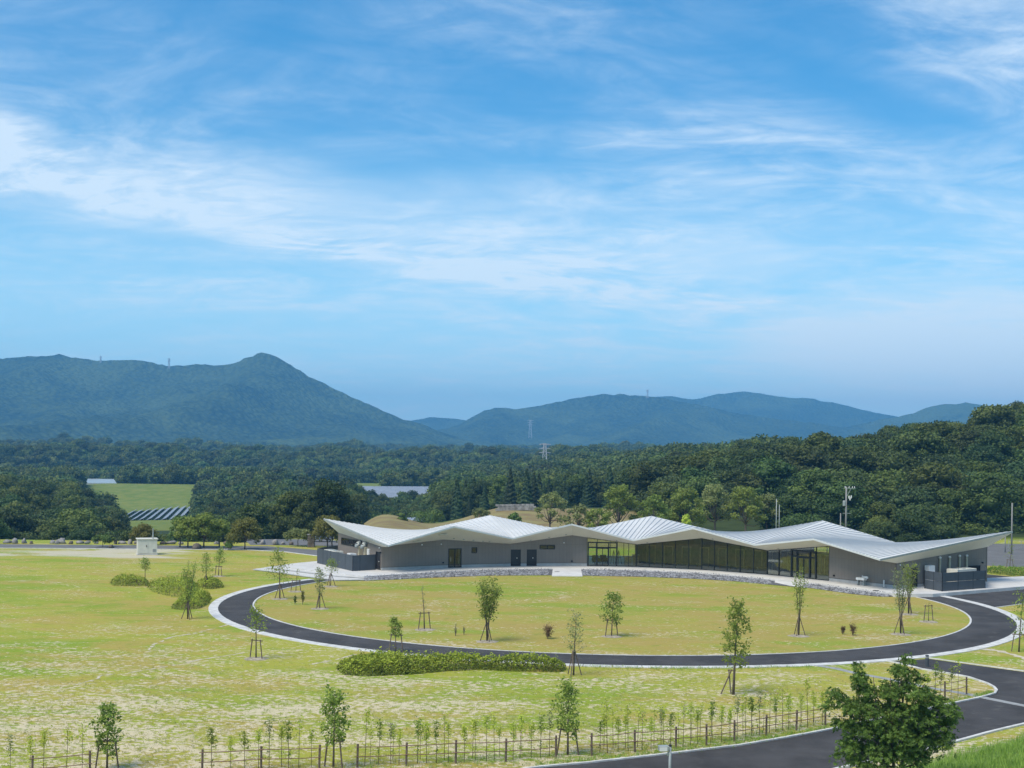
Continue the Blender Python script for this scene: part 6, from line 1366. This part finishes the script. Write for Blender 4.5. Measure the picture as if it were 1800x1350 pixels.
# ------------------------------------------------------------------ foreground evergreen on the bank
def bank_hit(x, y):
    u, v = uv(x, y); lo, hi = 5., 150.
    for _ in range(60):
        m = (lo + hi) / 2
        if EYE - v * m > TZ(u * m, m): lo = m
        else: hi = m
    return Vector((u * lo, lo, TZ(u * lo, lo)))
def evergreen():
    b = bank_hit(1578, 1382); H = P(1578, 1148, b.y).z - b.z; s = b.y / FOC; rnd = np.random.default_rng(77); mb = MB(); ros = []
    e = empty('evergreen_tree', b, 0, 'bushy glossy evergreen tree on the grassy bank above the road', 'tree')
    # leaf masses: (dx px, y px, radius px)
    mass = [(12, 1165, 17), (0, 1185, 20), (22, 1190, 17), (-75, 1178, 14), (-70, 1200, 20), (-60, 1222, 22), (-108, 1228, 18), (-122, 1248, 14), (-20, 1222, 28), (20, 1220, 30), (42, 1200, 16), (55, 1235, 26), (82, 1248, 24), (-85, 1250, 26), (-50, 1255, 32), (-5, 1258, 36), (40, 1268, 34), (75, 1278, 28), (98, 1262, 12), (-95, 1282, 20), (-60, 1290, 34), (-15, 1296, 40), (30, 1302, 38), (70, 1308, 26), (92, 1298, 14), (-85, 1318, 26), (-110, 1335, 14), (-45, 1328, 34), (0, 1335, 34), (40, 1332, 22), (-70, 1345, 22)]
    D_ = []
    for dx, y, r in mass:
        z = P(1578, y, b.y).z - b.z; R_ = r * s * .93
        for dy in (0,) if r < 18 else (-.8, .0, .8): D_.append((dx * s + rnd.uniform(-.1, .1), dy * R_ * 1.25 * (1 + rnd.uniform(-.3, .3)), z, R_ * (.95 if dy == 0 else .8)))
    th = P(1578, 1330, b.y).z - b.z
    for k, (ox, sp) in enumerate(((.2, .0), (-.12, -.3), (-.35, -.9))):
        mb.tube([(ox, 0, -.3), (ox + sp * .2, .05, th * .8), (ox + sp * .6, 0, H * .5), (ox * .5 + sp, 0, H * .82)], [.075, .06, .04, .012], 7)
    for x_, y_, z_, r_ in D_:
        base = np.array([.1 * np.sign(x_) + x_ * .15, y_ * .1, max(.8, z_ * .62)]); q = np.array([x_, y_, z_]); mb.tube([base, (base + q) / 2 + np.array([0, 0, -.08]), q], [.028, .018, .008], 5)
        n = int(78 * (r_ / .6) ** 2) + 12; d = unit(rnd.normal(size=(n, 3))); d[:, 2] = np.where(rnd.random(n) < .6, np.abs(d[:, 2]), d[:, 2]); rr = r_ * rnd.uniform(.35, 1.08, n)
        for i in range(n): ros.append((q + d[i] * rr[i], unit((d[i] + np.array([0, 0, .75]))[None])[0]))
    mb.build('trunk', M['bark'], e, smooth=True)
    # rosettes of long leaves
    P0 = np.array([r[0] for r in ros]); A = np.array([r[1] for r in ros]); k = 10; N = len(P0); ph = rnd.uniform(0, 6.28, (N, 1)) + np.arange(k)[None] * 2.39996
    t1 = unit(np.cross(A, np.array([.31, .77, .2]))); t2 = np.cross(A, t1); el = rnd.uniform(.25, 1.1, (N, k)); ln = rnd.uniform(.085, .155, (N, k))
    dr = (t1[:, None] * np.cos(ph)[..., None] + t2[:, None] * np.sin(ph)[..., None]) * np.cos(el)[..., None] + A[:, None] * np.sin(el)[..., None]
    sd_ = unit(np.cross(dr.reshape(-1, 3), np.repeat(A, k, 0) + rnd.normal(size=(N * k, 3)) * .15)).reshape(N, k, 3); b0 = P0[:, None] + dr * .015
    w = (ln * .19)[..., None]; md = b0 + dr * ln[..., None] * .55 + A[:, None] * .006; tp = b0 + dr * ln[..., None] - A[:, None] * .012
    V_ = np.stack([b0, md + sd_ * w, tp, md - sd_ * w], 2).reshape(-1, 3); F_ = np.arange(N * k * 4).reshape(-1, 4)
    tint = np.repeat(np.clip(.15 + .55 * rnd.random(N), 0, 1), k) + rnd.uniform(-.12, .22, N * k)
    link('foliage', np_mesh('foliage', V_, F_, [M['leaf_laurel']], np.clip(tint, 0, 1)), e)
evergreen()
# ------------------------------------------------------------------ long grass on the bank and tufts along the kerbs
def blades(name, base, nb, hmin, hmax, lm, label, seed, lean=.5, w=.012):
    rnd = np.random.default_rng(seed); B_ = np.repeat(base, nb, 0); n = len(B_); B_ = B_ + np.column_stack([rnd.normal(size=(n, 2)) * .07, np.zeros(n)]); h = rnd.uniform(hmin, hmax, n); a = rnd.uniform(0, 6.28, n)
    d = np.column_stack([np.cos(a), np.sin(a), np.zeros(n)]); sd_ = np.column_stack([-np.sin(a), np.cos(a), np.zeros(n)]); L_ = rnd.uniform(.1, 1, n) * lean
    m = B_ + d * (h * L_ * .3)[:, None] + np.array([0, 0, 1]) * (h * .6)[:, None]; t = B_ + d * (h * L_)[:, None] + np.array([0, 0, 1]) * (h * (1 - .25 * L_))[:, None]
    V_ = np.stack([B_ - sd_ * w, m - sd_ * w * .9, t, m + sd_ * w * .9], 1).reshape(-1, 3); F_ = np.arange(n * 4).reshape(-1, 4)
    prop(link(name, np_mesh(name, V_, F_, [M[lm]], rnd.random(n))), label, 'grass', kind='stuff')
r_ = np.random.default_rng(9)
gx, gy = r_.uniform(-5, 60, 60000), r_.uniform(22, 90, 60000)
gd_ = (gx - _k0[0]) * _kn[0] + (gy - _k0[1]) * _kn[1]; gc = CX + FOC * gx / gy; gz = terrain(gx, gy); gpy = CY + FOC * (EYE - gz) / gy
gk = (gd_ > 1.5 + r_.random(60000) * 1.2) & (gc > 1560) & (gc < 2080) & (gpy < 1480)
q = np.column_stack([gx, gy, gz])[gk][:11000]
blades('bank_grass', np.array(q), 6, .16, .48, 'grass_blade', 'long bright green grass covering the bank', 10, .7, .013)
q = []
for line, n, off in ((far[2:12], 900, .35), ([(1008, 1170), (1149, 1173.5), (1240, 1174), (1427, 1171)], 300, .5), ([(628, 1349.5), (801, 1342), (977, 1333), (1116, 1322), (1242, 1311), (1347, 1293), (1451, 1275)], 500, .5)):
    pp = [G(x, y) for x, y in line]
    for i in range(n):
        k = r_.integers(0, len(pp) - 1); p = pp[k].lerp(pp[k + 1], r_.random()); 
        if line is not far[2:12]: p = p + Vector((0, (1 if line[0][0] == 940 else -1 if line[0][0] == 1008 else r_.choice((-1, 1))) * (.15 + abs(r_.normal()) * off), 0))
        q.append((p.x, p.y, 0.))
blades('kerb_grass', np.array(q), 5, .06, .22, 'grass_blade', 'green grass tufts along kerbs and fence', 12, .8, .012)
q = np.column_stack([r_.uniform(-36, 34, 40000), r_.uniform(55, 100, 40000), np.zeros(40000)])
x_ = CX + FOC * q[:, 0] / q[:, 1]; dd = np.hypot(q[:, 0] - C3.x, q[:, 1] - C3.y); fk = np.array([(f_.x, f_.y) for f_ in [G(a, b) for a, b in far[:12]]]); ylim = np.interp(q[:, 0], fk[:, 0], fk[:, 1]); keep = (dd > R3 + 1.1) & (q[:, 1] > ylim + .3) & (x_ < 1600) & (x_ > -150) & (r_.random(40000) < np.clip((98 - q[:, 1]) / 38, 0, 1) ** 1.3)
blades('meadow_tufts', q[keep], 4, .03, .12, 'grass_tuft', 'short dry and green tufts scattered through the near meadow', 13, 1.1, .014)

def track(px, w, label):
    q, _, _ = strip(px, w, 0, 0, None, 'worn_track', 0, .35); mb = MB(); r = np.random.default_rng(int(px[0][0])); vs_ = []; n = len(q)
    for k in range(n):
        t = (q[min(k + 1, n - 1)] - q[max(k - 1, 0)]).normalized(); nr = Vector((-t.y, t.x)); a, b = w * r.uniform(.1, 1), w * r.uniform(.1, 1)
        vs_ += [(q[k].x + nr.x * a, q[k].y + nr.y * a, .008), (q[k].x - nr.x * b, q[k].y - nr.y * b, .008)]
    mb.add(vs_, [(2 * k, 2 * k + 1, 2 * k + 3, 2 * k + 2) for k in range(n - 1) if r.random() < .8]); prop(mb.build('worn_track', M['soil_pale']), label, 'track', kind='structure')
M['soil_pale'] = mat('soil_pale', (.50, .45, .35), .95, .25, 2, .1)
track([(115, 1209), (172, 1193), (178, 1187), (237, 1181), (314, 1168), (355, 1159), (427, 1148)], .16, 'thin pale worn line across the meadow')
track([(548, 1168), (590, 1160), (625, 1150)], .2, 'short pale worn line ending at the long hedge')
track([(1728, 1141), (1758, 1145), (1781, 1151), (1800, 1157), (1900, 1185)], .55, 'pale worn footpath leaving the curved path')
track([(400, 1098), (350, 1112), (300, 1120), (270, 1133), (262, 1143)], .22, 'broken pale worn line near the path curve')
# ------------------------------------------------------------------ haze: the air between here and the mountains
def haze():
    mb = MB(); mb.box((0, 3150, 141), (13000, 6900, 330)); o = mb.build('haze', None) if False else link('haze', mb.mesh('haze'))
    m = bpy.data.materials.new('haze'); m.use_nodes = True; nt = m.node_tree; nt.nodes.clear(); out_ = nd(nt, 'ShaderNodeOutputMaterial'); v = nd(nt, 'ShaderNodeVolumePrincipled')
    v.inputs['Color'].default_value = (.18, .55, .97, 1); v.inputs['Density'].default_value = .00022; v.inputs['Anisotropy'].default_value = .0; nt.links.new(v.outputs[0], out_.inputs['Volume'])
    o.data.materials.append(m); prop(o, 'thin blue haze filling the valley towards the mountains', 'haze', kind='stuff')
haze()
